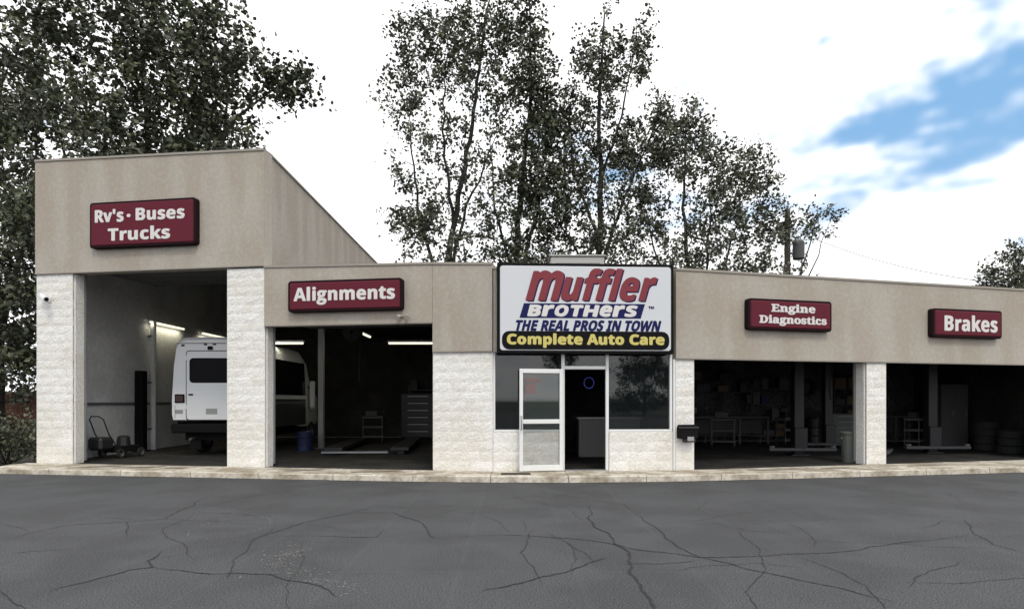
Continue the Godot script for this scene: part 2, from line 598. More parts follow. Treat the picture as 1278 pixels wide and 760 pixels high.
# ------------------------------------------------------------------ split-face block walls
var block_meshes := {}
func block_mesh(w: float, h: float, k: int) -> ArrayMesh:
	var key := "%d_%d_%d" % [int(round(w * 1000)), int(round(h * 1000)), k]
	if not block_meshes.has(key):
		var r := RandomNumberGenerator.new()
		r.seed = hash(key)
		var nx := maxi(2, int(round(w / 0.085)))
		var ny := 3
		var b := MB.new()
		var g := []
		for j in ny + 1:
			var row := []
			for i in nx + 1:
				var rim := i == 0 or j == 0 or i == nx or j == ny
				var x := w * i / nx
				var y := h * j / ny
				if not rim:
					x += r.randf_range(-0.2, 0.2) * w / nx
					y += r.randf_range(-0.2, 0.2) * h / ny
				row.append(Vector3(x, y, 0.0 if rim else r.randf_range(0.002, 0.012)))
			g.append(row)
		for j in ny:
			for i in nx:
				b.quad(g[j][i], g[j + 1][i], g[j + 1][i + 1], g[j][i + 1])
		var p := [Vector3(0, 0, 0), Vector3(w, 0, 0), Vector3(w, h, 0), Vector3(0, h, 0)]
		for i in 4:
			var j := (i + 1) % 4
			var z := Vector3(0, 0, -0.03)
			b.outq(p[i], p[j], p[j] + z, p[i] + z, Vector3(w / 2, h / 2, -0.015))
		block_meshes[key] = b.mesh()
	return block_meshes[key]

# a wall of painted split-face blocks, face at z = 0, from u0 to u1 and y0 to y1
func block_wall(called: String, parent: Node, x: Transform3D, u0: float, u1: float, y0: float, y1: float, thick := 0.3) -> void:
	var core := boxpart(called, Vector3(u0, y0, -thick), Vector3(u1, y1, -0.004), M.mortar, parent, x)
	var courses := int(round((y1 - y0) / 0.203))
	var ch := (y1 - y0) / courses
	var gap := 0.004
	for c in courses:
		var u := u0
		var first := true
		while u < u1 - 0.02:
			var e := u + (0.203 if first and c % 2 == 1 else 0.406)
			if u1 - e < 0.09: e = u1
			first = false
			e = minf(e, u1)
			var bw := snappedf(e - u - (gap if e < u1 else 0.0), 0.001)
			var o := put("block", block_mesh(bw, snappedf(ch - gap, 0.001), rng.randi() % 4), M.block if rng.randf() < 0.6 else M.block2, core)
			o.position = Vector3(u, y0 + c * ch, 0.0)
			u = e

# ------------------------------------------------------------------ the building
func build_shop() -> void:
	rng.seed = 77
	var base := B1
	var root := thing("auto_repair_shop", "long low garage of white block and tan stucco with a taller bay at left", "building", at(base))
	var home := Transform3D(Basis(), -base)
	var L := home * FL
	var C := home * FC
	var D := home * FD
	# piers and walls of block
	block_wall("block_pier", root, L, 0.0, 0.98, 0.0, 4.46, 0.32)
	block_wall("block_pier", root, L, 4.95, 5.87, 0.0, 4.43, 0.32)
	block_wall("block_wall", root, L, 9.74, 11.035, 0.0, 2.5, 0.32)
	block_wall("block_wall", root, C, 0.005, 1.44, 0.0, 0.82, 0.22)
	block_wall("block_wall", root, C, 2.46, 3.82, 0.0, 0.82, 0.22)
	block_wall("block_pier", root, D, 0.06, 0.50, 0.0, 2.36, 0.32)
	block_wall("block_pier", root, D, 4.95, 5.50, 0.0, 2.36, 0.32)
	block_wall("block_pier", root, D, 10.4, 11.9, 0.0, 2.36, 0.32)
	# stucco bands; the parapet of the tall bay and of the low left range drop a little to the right
	var st := func(x: Transform3D, u0: float, u1: float, y0: float, ya: float, yb: float, called := "stucco_fascia") -> void:
		var b := MB.new()
		b.hexa([Vector3(u0, y0, 0.04), Vector3(u1, y0, 0.04), Vector3(u1, y0, -0.3), Vector3(u0, y0, -0.3),
			Vector3(u0, ya, 0.04), Vector3(u1, yb, 0.04), Vector3(u1, yb, -0.3), Vector3(u0, ya, -0.3)])
		part(called, b, M.stucco, root, x)
		var k := MB.new()
		k.hexa([Vector3(u0, ya + 0.002, 0.065), Vector3(u1, yb + 0.002, 0.065), Vector3(u1, yb + 0.002, -0.33), Vector3(u0, ya + 0.002, -0.33),
			Vector3(u0, ya + 0.05, 0.065), Vector3(u1, yb + 0.05, 0.065), Vector3(u1, yb + 0.05, -0.33), Vector3(u0, ya + 0.05, -0.33)])
		part("parapet_cap", k, M.cap, root, x)
		boxpart("drip_trim", Vector3(u0, y0 - 0.022, -0.02), Vector3(u1, y0 - 0.002, 0.048), M.trim, root, x)
	st.call(L, 0.0, 5.87, 4.48, 7.12, 7.02)
	st.call(L, 5.876, 9.735, 3.14, 4.42, 4.36)
	st.call(L, 9.741, 11.03, 2.52, 4.36, 4.31)
	st.call(C, 0.01, 3.81, 2.50, 4.22, 4.22)
	st.call(D, 0.05, 11.95, 2.38, 4.24, 4.20)
	# opening sides lined with white board
	for q in [[L, 0.98, 4.46], [L, 5.875, 3.12]]:
		boxpart("jamb", Vector3(q[1], 0, -0.3), Vector3(q[1] + 0.02, q[2], -0.06), M.block, root, q[0])
	for q in [[L, 4.95, 4.46], [L, 9.74, 3.12], [D, 4.95, 2.35], [D, 10.4, 2.35]]:
		boxpart("jamb", Vector3(q[1] - 0.02, 0, -0.3), Vector3(q[1], q[2], -0.06), M.block, root, q[0])
	# walls, plan coordinates about the base
	var wall := func(called: String, pts: Array, y0: float, y1: float, m: Material) -> MeshInstance3D:
		var poly := PackedVector2Array()
		for p in pts: poly.append(Vector2(p[0] - base.x, p[1] - base.z))
		var b := MB.new()
		b.prism(poly, y0, y1)
		return part(called, b, m, root)
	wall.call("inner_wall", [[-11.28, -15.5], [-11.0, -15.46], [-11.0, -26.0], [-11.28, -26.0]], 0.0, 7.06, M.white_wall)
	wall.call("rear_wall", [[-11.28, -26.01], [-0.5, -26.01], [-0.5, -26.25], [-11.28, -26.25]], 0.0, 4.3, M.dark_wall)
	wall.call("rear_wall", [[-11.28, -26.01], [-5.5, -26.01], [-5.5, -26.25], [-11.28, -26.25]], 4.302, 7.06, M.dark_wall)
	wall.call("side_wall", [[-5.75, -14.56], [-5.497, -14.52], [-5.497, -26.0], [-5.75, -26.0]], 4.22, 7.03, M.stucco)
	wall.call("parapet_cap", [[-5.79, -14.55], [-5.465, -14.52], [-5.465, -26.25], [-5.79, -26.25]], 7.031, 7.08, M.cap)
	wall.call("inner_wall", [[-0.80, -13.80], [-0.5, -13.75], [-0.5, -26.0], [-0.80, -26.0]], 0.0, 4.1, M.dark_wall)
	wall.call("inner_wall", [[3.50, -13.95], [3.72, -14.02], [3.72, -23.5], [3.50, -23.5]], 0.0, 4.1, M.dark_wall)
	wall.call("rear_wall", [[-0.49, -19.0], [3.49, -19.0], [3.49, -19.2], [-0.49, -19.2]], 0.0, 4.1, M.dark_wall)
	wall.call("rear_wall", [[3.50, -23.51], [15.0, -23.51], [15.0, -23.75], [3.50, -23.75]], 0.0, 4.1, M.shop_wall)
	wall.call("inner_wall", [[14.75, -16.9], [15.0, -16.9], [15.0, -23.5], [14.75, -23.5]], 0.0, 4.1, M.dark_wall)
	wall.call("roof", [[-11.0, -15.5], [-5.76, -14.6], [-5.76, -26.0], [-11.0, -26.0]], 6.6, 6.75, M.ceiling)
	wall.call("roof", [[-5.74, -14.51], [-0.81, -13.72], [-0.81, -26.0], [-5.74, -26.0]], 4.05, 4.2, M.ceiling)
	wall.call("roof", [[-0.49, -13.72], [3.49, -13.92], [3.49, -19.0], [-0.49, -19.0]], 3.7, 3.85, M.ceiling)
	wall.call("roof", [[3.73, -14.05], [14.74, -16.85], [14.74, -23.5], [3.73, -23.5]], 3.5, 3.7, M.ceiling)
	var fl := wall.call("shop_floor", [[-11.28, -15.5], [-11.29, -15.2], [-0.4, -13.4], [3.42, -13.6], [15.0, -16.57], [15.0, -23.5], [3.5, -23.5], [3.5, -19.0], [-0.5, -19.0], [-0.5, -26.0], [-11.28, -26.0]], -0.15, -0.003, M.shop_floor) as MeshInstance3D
	fl.name = "shop_floor"
	# wall rail and conduit in the truck bay
	boxpart("wall_rail", Vector3(-10.995, 1.36, -25.9) - base, Vector3(-10.95, 1.43, -15.7) - base, M.grey_steel, root)
	# overhead doors rolled up under the ceilings: sections in a row on their tracks
	for q in [[L, 1.03, 4.9, 4.62, 4], [L, 5.92, 9.7, 3.3, 3], [D, 0.56, 4.9, 2.52, 3], [D, 5.55, 10.35, 2.52, 3]]:
		var dr := boxpart("overhead_door", Vector3(q[1], q[3], -0.95), Vector3(q[2], q[3] + 0.05, -0.40), M.dim_steel, root, q[0], 0.01)
		for k in range(1, q[4]):
			boxpart("door_section", Vector3(q[1], q[3], -0.95 - 0.57 * k), Vector3(q[2], q[3] + 0.05, -0.40 - 0.57 * k), M.dim_steel, dr, Transform3D(), 0.01)
		for u in [q[1] - 0.03, q[2]]:
			boxpart("door_track", Vector3(u, 0.05, -0.36), Vector3(u + 0.03, q[3] + 0.1, -0.31), M.steel, root, q[0])
	# office front: white frames and glass
	var z0 := -0.10
	var z1 := -0.02
	var fr := func(a: Vector2, b: Vector2, called := "window_frame") -> void:
		boxpart(called, Vector3(a.x, a.y, z0), Vector3(b.x, b.y, z1), M.alu, root, C, 0.008)
	fr.call(Vector2(0.005, 0.825), Vector2(1.44, 0.87), "window_sill")
	fr.call(Vector2(2.46, 0.825), Vector2(3.82, 0.87), "window_sill")
	fr.call(Vector2(0.005, 0.872), Vector2(0.05, 2.498))
	fr.call(Vector2(3.765, 0.872), Vector2(3.82, 2.498))
	fr.call(Vector2(1.445, 0.0), Vector2(1.515, 2.498), "door_frame")
	fr.call(Vector2(2.39, 0.0), Vector2(2.455, 2.498), "door_frame")
	fr.call(Vector2(1.517, 2.14), Vector2(2.388, 2.21), "door_frame")
	for q in [[0.05, 1.443, 0.87, 2.498], [2.457, 3.763, 0.87, 2.498], [1.517, 2.388, 2.212, 2.498]]:
		boxpart("window_pane", Vector3(q[0], q[2], -0.065), Vector3(q[1], q[3], -0.059), M.window_glass, root, C)
	boxpart("threshold", Vector3(1.517, 0.0, -0.15), Vector3(2.388, 0.02, -0.01), M.steel, root, C)
	# thin corner strips beside the office
	boxpart("corner_strip", Vector3(3.835, 0.0, -0.12), Vector3(3.875, 2.36, -0.005), M.alu, root, C)
	# open glass door, folded back in front of the left window
	var dx := C * Transform3D(Basis(Vector3.UP, deg_to_rad(9.0)), Vector3(1.46, 0.02, 0.03))
	var door := boxpart("glass_door", Vector3(-0.07, 0.0, 0.0), Vector3(0.0, 2.12, 0.045), M.alu, root, dx, 0.006)
	boxpart("stile", Vector3(-0.93, 0.0, 0.0), Vector3(-0.86, 2.12, 0.045), M.alu, door, Transform3D(), 0.006)
	boxpart("rail", Vector3(-0.859, 2.03, 0.0), Vector3(-0.071, 2.12, 0.045), M.alu, door, Transform3D(), 0.006)
	boxpart("rail", Vector3(-0.859, 0.98, 0.0), Vector3(-0.071, 1.07, 0.045), M.alu, door, Transform3D(), 0.006)
	boxpart("rail", Vector3(-0.859, 0.0, 0.0), Vector3(-0.071, 0.12, 0.045), M.alu, door, Transform3D(), 0.006)
	boxpart("pane", Vector3(-0.859, 1.071, 0.019), Vector3(-0.071, 2.029, 0.025), M.glass, door)
	boxpart("pane", Vector3(-0.859, 0.121, 0.019), Vector3(-0.071, 0.979, 0.025), M.glass, door)
	boxpart("sticker", Vector3(-0.80, 1.84, 0.013), Vector3(-0.50, 1.93, 0.016), M.paper_red, door)
	boxpart("sticker", Vector3(-0.80, 1.60, 0.013), Vector3(-0.58, 1.80, 0.016), M.paper_red, door)
	var hb := MB.new()
	hb.tube([Vector3(-0.90, 0.86, 0.045), Vector3(-0.90, 0.86, 0.10), Vector3(-0.90, 1.14, 0.10), Vector3(-0.90, 1.14, 0.045)], [0.014, 0.014, 0.014, 0.014], 8)
	part("door_handle", hb, M.steel, door)

# ------------------------------------------------------------------ signs
func red_sign(u0: float, u1: float, y0: float, y1: float, x: Transform3D, label: String, lines: Array) -> void:
	var w := u1 - u0
	var h := y1 - y0
	var s := thing("wall_sign", label, "sign", x * Transform3D(Basis(), Vector3((u0 + u1) / 2, y0, 0.04)), "red box signs along the fascia")
	var c := Vector2(0, h / 2)
	var b := MB.new()
	b.plate(rounded(w, h, 0.07, c), 0.0, 0.15, 0.015)
	part("cabinet", b, M.sign_edge, s)
	var f := MB.new()
	f.plate(rounded(w - 0.10, h - 0.10, 0.04, c), 0.14, 0.170, 0.02)
	part("face", f, M.sign_red, s)
	for l in lines:
		letters("lettering", l[0], l[1] * w, l[2] * h, Vector3(l[3] * w, h / 2 + l[4] * h, 0.169), M.letter, s, 0.0, l[5] if l.size() > 5 else "Droid Sans", 0.01, l[6] if l.size() > 6 else 0.008)

func main_sign() -> void:
	var w := 3.68
	var h := 1.86
	var s := thing("office_sign", "large white sign board with red and blue lettering above the office door", "sign", FC * Transform3D(Basis(), Vector3(1.92, 2.45, 0.045)))
	var b := MB.new()
	b.cbox(Vector3(-w / 2, 0, 0), Vector3(w / 2, h, 0.22), 0.012)
	part("cabinet", b, M.black, s)
	var f := MB.new()
	f.plate(rounded(w - 0.12, h - 0.12, 0.06, Vector2(0, h / 2)), 0.215, 0.232, 0.01)
	part("face", f, M.sign_white, s)
	# x from the left edge, y from the top, in metres
	var z := 0.2325
	var red := func(t: String, x0: float, x1: float, ya: float, yb: float) -> void:
		var c := Vector3(-w / 2 + (x0 + x1) / 2, h - (ya + yb) / 2, z)
		letters("letter_shadow", t, x1 - x0, yb - ya, c + Vector3(0.022, -0.018, 0.0), M.navy, s, 0.28, "Droid Sans", 0.005, 0.022)
		letters("lettering", t, x1 - x0, yb - ya, c + Vector3(0, 0, 0.004), M.deep_red, s, 0.28, "Droid Sans", 0.009, 0.018)
	red.call("m", 0.60, 1.40, 0.17, 0.76)
	red.call("uffler", 1.30, 3.36, 0.12, 0.76)
	var band := MB.new()
	var yb := h - 1.13
	var yt := h - 0.83
	band.plate(PackedVector2Array([Vector2(-w / 2 + 0.46, yb), Vector2(-w / 2 + 2.98, yb), Vector2(-w / 2 + 3.07, yt), Vector2(-w / 2 + 0.55, yt)]), z - 0.003, z + 0.006)
	part("name_band", band, M.navy, s)
	var bx := -w / 2 + 0.64
	for q in [["B", 0.27], ["r", 0.23], ["O", 0.29], ["T", 0.27], ["H", 0.31], ["e", 0.26], ["r", 0.23], ["S", 0.25]]:
		letters("lettering", q[0], q[1] + 0.02, 0.215, Vector3(bx + q[1] / 2, h - 0.98, z + 0.006), M.letter, s, 0.25, "Droid Sans", 0.006, 0.014)
		bx += q[1] + 0.022
	letters("lettering", "TM", 0.11, 0.05, Vector3(-w / 2 + 3.2, h - 0.90, z), M.navy, s, 0.0)
	letters("lettering", "THE REAL PROS IN TOWN", 3.06, 0.21, Vector3(-w / 2 + 1.88, h - 1.285, z), M.navy, s, 0.25, "Droid Sans", 0.006, 0.009)
	var pill := MB.new()
	pill.plate(rounded(3.48, 0.38, 0.15, Vector2(0, 0.27)), z - 0.003, z + 0.006)
	part("tagline_panel", pill, M.black, s)
	letters("lettering", "Complete Auto Care", 3.26, 0.28, Vector3(0, 0.265, z + 0.006), M.yellow, s, 0.0, "Droid Sans", 0.006, 0.010)

# ------------------------------------------------------------------ shuttle bus
func wheel(parent: Node3D, p: Vector3, out: float, r := 0.39, wd := 0.26) -> void:
	var b := MB.new()
	b.lathe([Vector2(r * 0.6, -wd / 2), Vector2(r * 0.94, -wd / 2), Vector2(r, -wd / 2 + 0.04), Vector2(r, wd / 2 - 0.04), Vector2(r * 0.94, wd / 2), Vector2(r * 0.6, wd / 2)], Vector3.ZERO, Vector3.RIGHT, 22)
	var t := part("wheel", b, M.rubber, parent, Transform3D(Basis(), p))
	var k := MB.new()
	k.lathe([Vector2(0, wd / 2 - 0.05), Vector2(r * 0.2, wd / 2 - 0.05), Vector2(r * 0.3, wd / 2 - 0.09), Vector2(r * 0.52, wd / 2 - 0.09), Vector2(r * 0.6, wd / 2 - 0.005), Vector2(r * 0.6, -wd / 2)], Vector3.ZERO, Vector3.RIGHT * out, 22)
	part("rim", k, M.grey_steel, t)

func build_bus() -> void:
	var s := thing("shuttle_bus", "white raised-roof shuttle bus parked nose-in, half hidden behind a block pier", "bus", at(Vector3(-8.02, 0, -17.0)))
	var section := func(z: float, w: float, y0: float, top: float) -> Array:
		var h := w / 2
		var p := []
		for q in [[h - 0.03, y0], [h, y0 + 0.15], [h, 1.55], [h - 0.05, lerpf(1.55, top, 0.55)], [h - 0.12, top - 0.22], [h - 0.20, top - 0.09], [h - 0.36, top - 0.02], [0.0, top]]:
			p.append(Vector3(q[0], q[1], z))
		for i in range(6, -1, -1):
			p.append(Vector3(-p[i].x, p[i].y, z))
		return p
	var rings := [section.call(0.0, 2.02, 0.97, 3.10), section.call(-0.10, 2.10, 0.93, 3.18), section.call(-4.5, 2.10, 0.62, 3.18), section.call(-5.1, 2.06, 0.62, 2.95), section.call(-5.6, 1.98, 0.62, 2.2), section.call(-6.3, 1.85, 0.66, 1.75)]
	var b := MB.new()
	var n: int = rings[0].size()
	for r in rings.size() - 1:
		for i in n - 1:
			b.outq(rings[r][i], rings[r + 1][i], rings[r + 1][i + 1], rings[r][i + 1], Vector3(0, 1.7, (rings[r][i].z + rings[r + 1][i].z) / 2))
	for r in [0, rings.size() - 1]:
		for i in range(1, n - 1):
			b.outt(rings[r][0], rings[r][i], rings[r][i + 1], Vector3(0, 1.5, -3))
	part("body", b, M.bus_white, s)
	# dark glazing both sides; lower panels carry the bay shade in their colour
	for sd in [-1.0, 1.0]:
		var sk := boxpart("shaded_side", Vector3(sd * 1.052 - 0.006, 0.7, -4.6), Vector3(sd * 1.052 + 0.006, 1.53, -0.35), M.bus_shade, s)
		boxpart("pinstripe", Vector3(sd * 1.06 - 0.003, 1.40, -4.5), Vector3(sd * 1.06 + 0.003, 1.43, -0.4), M.locker, sk)
		for k in 4:
			var w := MB.new()
			var za := -0.45 - k * 1.05
			w.hexa([Vector3(sd * 1.045 - 0.02, 1.66, za), Vector3(sd * 1.045 + 0.02, 1.66, za), Vector3(sd * 1.045 + 0.02, 1.66, za - 1.0), Vector3(sd * 1.045 - 0.02, 1.66, za - 1.0),
				Vector3(sd * 0.985 - 0.02, 2.72, za), Vector3(sd * 0.985 + 0.02, 2.72, za), Vector3(sd * 0.985 + 0.02, 2.72, za - 1.0), Vector3(sd * 0.985 - 0.02, 2.72, za - 1.0)])
			part("side_window", w, M.tint, s)
		wheel(s, Vector3(sd * 0.90, 0.39, -1.5), sd)
		wheel(s, Vector3(sd * 0.90, 0.39, -5.3), sd)
		var mi := MB.new()
		mi.cbox(Vector3(sd * 1.17 - 0.08, 1.2, -5.05), Vector3(sd * 1.17 + 0.08, 2.15, -4.9), 0.04)
		var mr := part("mirror", mi, M.bus_white, s)
		boxpart("mirror_glass", Vector3(sd * 1.17 - 0.07, 1.27, -4.898), Vector3(sd * 1.17 + 0.07, 2.08, -4.89), M.alu, mr)
		var ar := MB.new()
		ar.rod(Vector3(sd * 0.98, 1.95, -5.0), Vector3(sd * 1.12, 1.9, -5.0), 0.02)
		part("mirror_arm", ar, M.black, s)
		var tl := boxpart("tail_light", Vector3(sd * 0.80 - 0.13, 1.42, 0.004), Vector3(sd * 0.80 + 0.13, 1.65, 0.035), M.black, s, Transform3D(), 0.015)
		boxpart("lens", Vector3(sd * 0.80 - 0.10, 1.45, 0.036), Vector3(sd * 0.80 + 0.10, 1.62, 0.042), M.lens_red, tl, Transform3D(), 0.004)
		boxpart("reflector", Vector3(sd * 0.82 - 0.1, 1.14, 0.004), Vector3(sd * 0.82 + 0.1, 1.24, 0.012), M.locker, s)
		boxpart("marker_light", Vector3(sd * 0.72 - 0.045, 2.92, -0.045), Vector3(sd * 0.72 + 0.045, 2.97, 0.02), M.lens_red, s, Transform3D(), 0.01)
		boxpart("marker_light", Vector3(sd * 0.12 - 0.045, 2.95, -0.045), Vector3(sd * 0.12 + 0.045, 3.0, 0.02), M.lens_red, s, Transform3D(), 0.01)
	boxpart("rear_camera", Vector3(-0.05, 2.83, -0.03), Vector3(0.07, 2.92, 0.05), M.black, s, Transform3D(), 0.01)
	# rear door with its window
	var gp := MB.new()
	gp.plate(rounded(1.38, 1.86, 0.09, Vector2(0.05, 1.88)), -0.006, 0.006)
	part("door_gap", gp, M.rubber, s)
	for y in [1.25, 2.55]:
		boxpart("hinge", Vector3(-0.66, y, 0.007), Vector3(-0.61, y + 0.12, 0.03), M.alu, s, Transform3D(), 0.006)
	boxpart("drip_rail", Vector3(-0.88, 2.99, -0.03), Vector3(0.88, 3.01, 0.008), M.bin, s)
	for sd in [-1.0, 1.0]:
		boxpart("corner_seam", Vector3(sd * 0.93 - 0.004, 1.0, -0.01), Vector3(sd * 0.93 + 0.004, 1.36, 0.006), M.bin, s)
		boxpart("mudflap", Vector3(sd * 0.88 - 0.16, 0.12, -1.02), Vector3(sd * 0.88 + 0.16, 0.62, -1.0), M.rubber, s)
	var ex := MB.new()
	ex.rod(Vector3(-0.5, 0.5, -0.6), Vector3(-0.5, 0.46, 0.06), 0.035, 10)
	part("exhaust_pipe", ex, M.dim_steel, s)
	var d := MB.new()
	d.plate(rounded(1.34, 1.82, 0.08, Vector2(0.05, 1.88)), -0.004, 0.018, 0.008)
	var door := part("rear_door", d, M.bus_white, s)
	var ga := MB.new()
	ga.plate(rounded(1.18, 0.66, 0.10, Vector2(0.05, 2.28)), 0.012, 0.026, 0.006)
	part("window_seal", ga, M.black, door)
	var wn := MB.new()
	wn.plate(rounded(1.08, 0.56, 0.08, Vector2(0.05, 2.28)), 0.024, 0.029)
	part("rear_window", wn, M.tint, door)
	boxpart("door_handle", Vector3(-0.56, 1.62, 0.018), Vector3(-0.44, 1.66, 0.045), M.black, door, Transform3D(), 0.006)
	boxpart("licence_plate", Vector3(-0.1, 1.12, 0.019), Vector3(0.2, 1.27, 0.024), M.locker, door)
	boxpart("bumper", Vector3(-1.0, 0.62, -0.1), Vector3(1.0, 0.86, 0.10), M.black, s, Transform3D(), 0.03)
	boxpart("chassis", Vector3(-0.75, 0.42, -6.0), Vector3(0.75, 0.9, -0.2), M.black, s)
	var wsn := MB.new()
	wsn.hexa([Vector3(-0.85, 1.85, -5.86), Vector3(0.85, 1.85, -5.86), Vector3(0.85, 1.85, -5.9), Vector3(-0.85, 1.85, -5.9), Vector3(-0.8, 2.85, -5.16), Vector3(0.8, 2.85, -5.16), Vector3(0.8, 2.85, -5.22), Vector3(-0.8, 2.85, -5.22)])
	part("windscreen", wsn, M.tint, s)

# ------------------------------------------------------------------ workshop things
func mower() -> void:
	var s := thing("lawn_mower", "black push lawn mower with folded-back handle by the left wall of the truck bay", "lawn mower", at(Vector3(-10.3, 0, -16.9), deg_to_rad(-15)))
	var b := MB.new()
	b.prism(rounded(0.56, 0.80, 0.16), 0.14, 0.30)
	part("deck", b, M.black, s)
	var e := MB.new()
	e.lathe([Vector2(0.0, 0.56), Vector2(0.10, 0.56), Vector2(0.15, 0.52), Vector2(0.16, 0.40), Vector2(0.17, 0.301)], Vector3(0, 0, -0.05), Vector3.UP, 16)
	part("engine", e, M.dark_steel, s)
	boxpart("grass_bag", Vector3(-0.22, 0.22, 0.42), Vector3(0.22, 0.55, 0.85), M.dark_steel, s, Transform3D(), 0.06)
	for x in [-0.30, 0.30]:
		for z in [-0.32, 0.32]:
			wheel(s, Vector3(x, 0.12, z), signf(x), 0.12, 0.06)
	var h := MB.new()
	h.tube([Vector3(-0.22, 0.28, 0.36), Vector3(-0.22, 0.62, 0.60), Vector3(-0.22, 1.0, 0.76), Vector3(-0.12, 1.08, 0.80), Vector3(0.12, 1.08, 0.80), Vector3(0.22, 1.0, 0.76), Vector3(0.22, 0.62, 0.60), Vector3(0.22, 0.28, 0.36)], [0.016, 0.016, 0.016, 0.016, 0.016, 0.016, 0.016, 0.016], 8)
	part("handle", h, M.dark_steel, s)

func tube_light(p: Vector3, len: float, turn: float, label: String, pendant := 0.0) -> void:
	var s := thing("fluorescent_light", label, "light", at(p, turn), "lit strip lights in the bays")
	boxpart("housing", Vector3(-len / 2, 0.025, -0.06), Vector3(len / 2, 0.08, 0.06), M.alu, s, Transform3D(), 0.01)
	var b := MB.new()
	b.rod(Vector3(-len / 2 + 0.03, 0.0, 0), Vector3(len / 2 - 0.03, 0.0, 0), 0.036, 10)
	part("tube", b, M.tube, s)
	if pendant > 0.0:
		for x in [-len * 0.4, len * 0.4]:
			var w := MB.new()
			w.rod(Vector3(x, 0.08, 0), Vector3(x, 0.08 + pendant, 0), 0.006, 5)
			part("hanger", w, M.dark_steel, s)
	var l := AreaLight3D.new()
	l.name = "glow"
	l.area_size = Vector2(len - 0.06, 0.07)
	l.light_color = Color(1.0, 0.97, 0.85)
	l.light_energy = 0.26 * len
	l.area_range = 30.0
	l.area_attenuation = 2.0
	l.shadow_enabled = true
	s.add_child(l)
	l.position = Vector3(0, -0.05, 0)
	l.rotation.x = -PI / 2

func tyre(p: Vector3, label: String, flat_on_floor := true, r := 0.33) -> void:
	var b := MB.new()
	var wd := 0.21
	var pr := []
	for q in [[0.60, -0.42], [0.66, -0.5], [0.93, -0.5], [1.0, -0.40], [1.0, 0.40], [0.93, 0.5], [0.66, 0.5], [0.60, 0.42], [0.60, -0.42]]:
		pr.append(Vector2(q[0] * r, q[1] * wd))
	b.lathe(pr, Vector3.ZERO, Vector3.UP if flat_on_floor else Vector3.BACK, 20)
	var o := part("tyre", b, M.rubber, self, Transform3D(Basis(), p))
	tag(o, label, "tyre", "spare tyres in the workshop")

func lift_post(p: Vector3, h: float, w: float, label: String, mat: Material, called := "lift_column") -> void:
	var s := thing(called, label, "vehicle lift", at(p), "workshop lift columns")
	boxpart("base_plate", Vector3(-w * 0.9, 0, -w * 0.9), Vector3(w * 0.9, 0.03, w * 0.9), mat, s)
	boxpart("column", Vector3(-w / 2, 0.031, -w / 2), Vector3(w / 2, h, w / 2), mat, s, Transform3D(), 0.015)
	boxpart("carriage", Vector3(-w * 0.65, 0.12, w / 2 + 0.002), Vector3(w * 0.65, 0.75, w / 2 + 0.12), mat, s, Transform3D(), 0.015)
	for sd in [-1.0, 1.0]:
		boxpart("arm", Vector3(minf(0, sd * 0.9), 0.13, w / 2 + 0.125), Vector3(maxf(0, sd * 0.9), 0.21, w / 2 + 0.24), M.dim_steel, s, Transform3D(), 0.01)
		var b := MB.new()
		b.lathe([Vector2(0, 0.06), Vector2(0.07, 0.06), Vector2(0.07, 0.0)], Vector3(sd * 0.82, 0.211, w / 2 + 0.18), Vector3.UP, 12)
		part("lift_pad", b, M.bench, s)

func workbench(p: Vector3, w: float, turn: float, label: String) -> void:
	var s := thing("workbench", label, "workbench", at(p, turn))
	boxpart("worktop", Vector3(-w / 2, 0.88, -0.35), Vector3(w / 2, 0.94, 0.35), M.bench, s, Transform3D(), 0.01)
	boxpart("lower_shelf", Vector3(-w / 2, 0.28, -0.33), Vector3(w / 2, 0.31, 0.33), M.dim_steel, s)
	boxpart("back_panel", Vector3(-w / 2, 0.32, -0.33), Vector3(w / 2, 0.87, -0.31), M.dim_steel, s)
	for k in 4:
		var x := -w / 2 + 0.05 + (w - 0.1) * k / 3
		boxpart("leg", Vector3(x - 0.03, 0, 0.28), Vector3(x + 0.03, 0.879, 0.34), M.bench, s)
		boxpart("leg", Vector3(x - 0.03, 0, -0.34), Vector3(x + 0.03, 0.879, -0.34 + 0.008), M.bench, s)

func shelf(p: Vector3, w: float, rows: int, label: String) -> void:
	var s := thing("wall_shelf", label, "shelf", at(p))
	for k in rows:
		boxpart("shelf_board", Vector3(-w / 2, k * 0.42, -0.2), Vector3(w / 2, k * 0.42 + 0.03, 0.2), M.dim_steel, s)
	for x in [-w / 2, w / 2 - 0.03]:
		boxpart("upright", Vector3(x, -0.1, -0.24), Vector3(x + 0.03, rows * 0.42, -0.205), M.dark_steel, s)

func cabinet(p: Vector3, size: Vector3, drawers: int, label: String, mat: Material, called := "tool_cabinet", turn := 0.0) -> void:
	var s := thing(called, label, "cabinet", at(p, turn))
	boxpart("body", Vector3(-size.x / 2, 0.06, -size.z / 2), Vector3(size.x / 2, size.y, size.z / 2), mat, s, Transform3D(), 0.015)
	boxpart("plinth", Vector3(-size.x / 2 + 0.03, 0, -size.z / 2 + 0.03), Vector3(size.x / 2 - 0.03, 0.058, size.z / 2 - 0.03), M.black, s)
	var h := (size.y - 0.14) / drawers
	for k in drawers:
		var d := boxpart("drawer", Vector3(-size.x / 2 + 0.03, 0.09 + k * h, size.z / 2 + 0.001), Vector3(size.x / 2 - 0.03, 0.09 + (k + 1) * h - 0.015, size.z / 2 + 0.018), mat, s, Transform3D(), 0.006)
		boxpart("handle", Vector3(-size.x * 0.3, 0.09 + (k + 0.75) * h, size.z / 2 + 0.019), Vector3(size.x * 0.3, 0.09 + (k + 0.75) * h + 0.02, size.z / 2 + 0.04), M.steel, d)

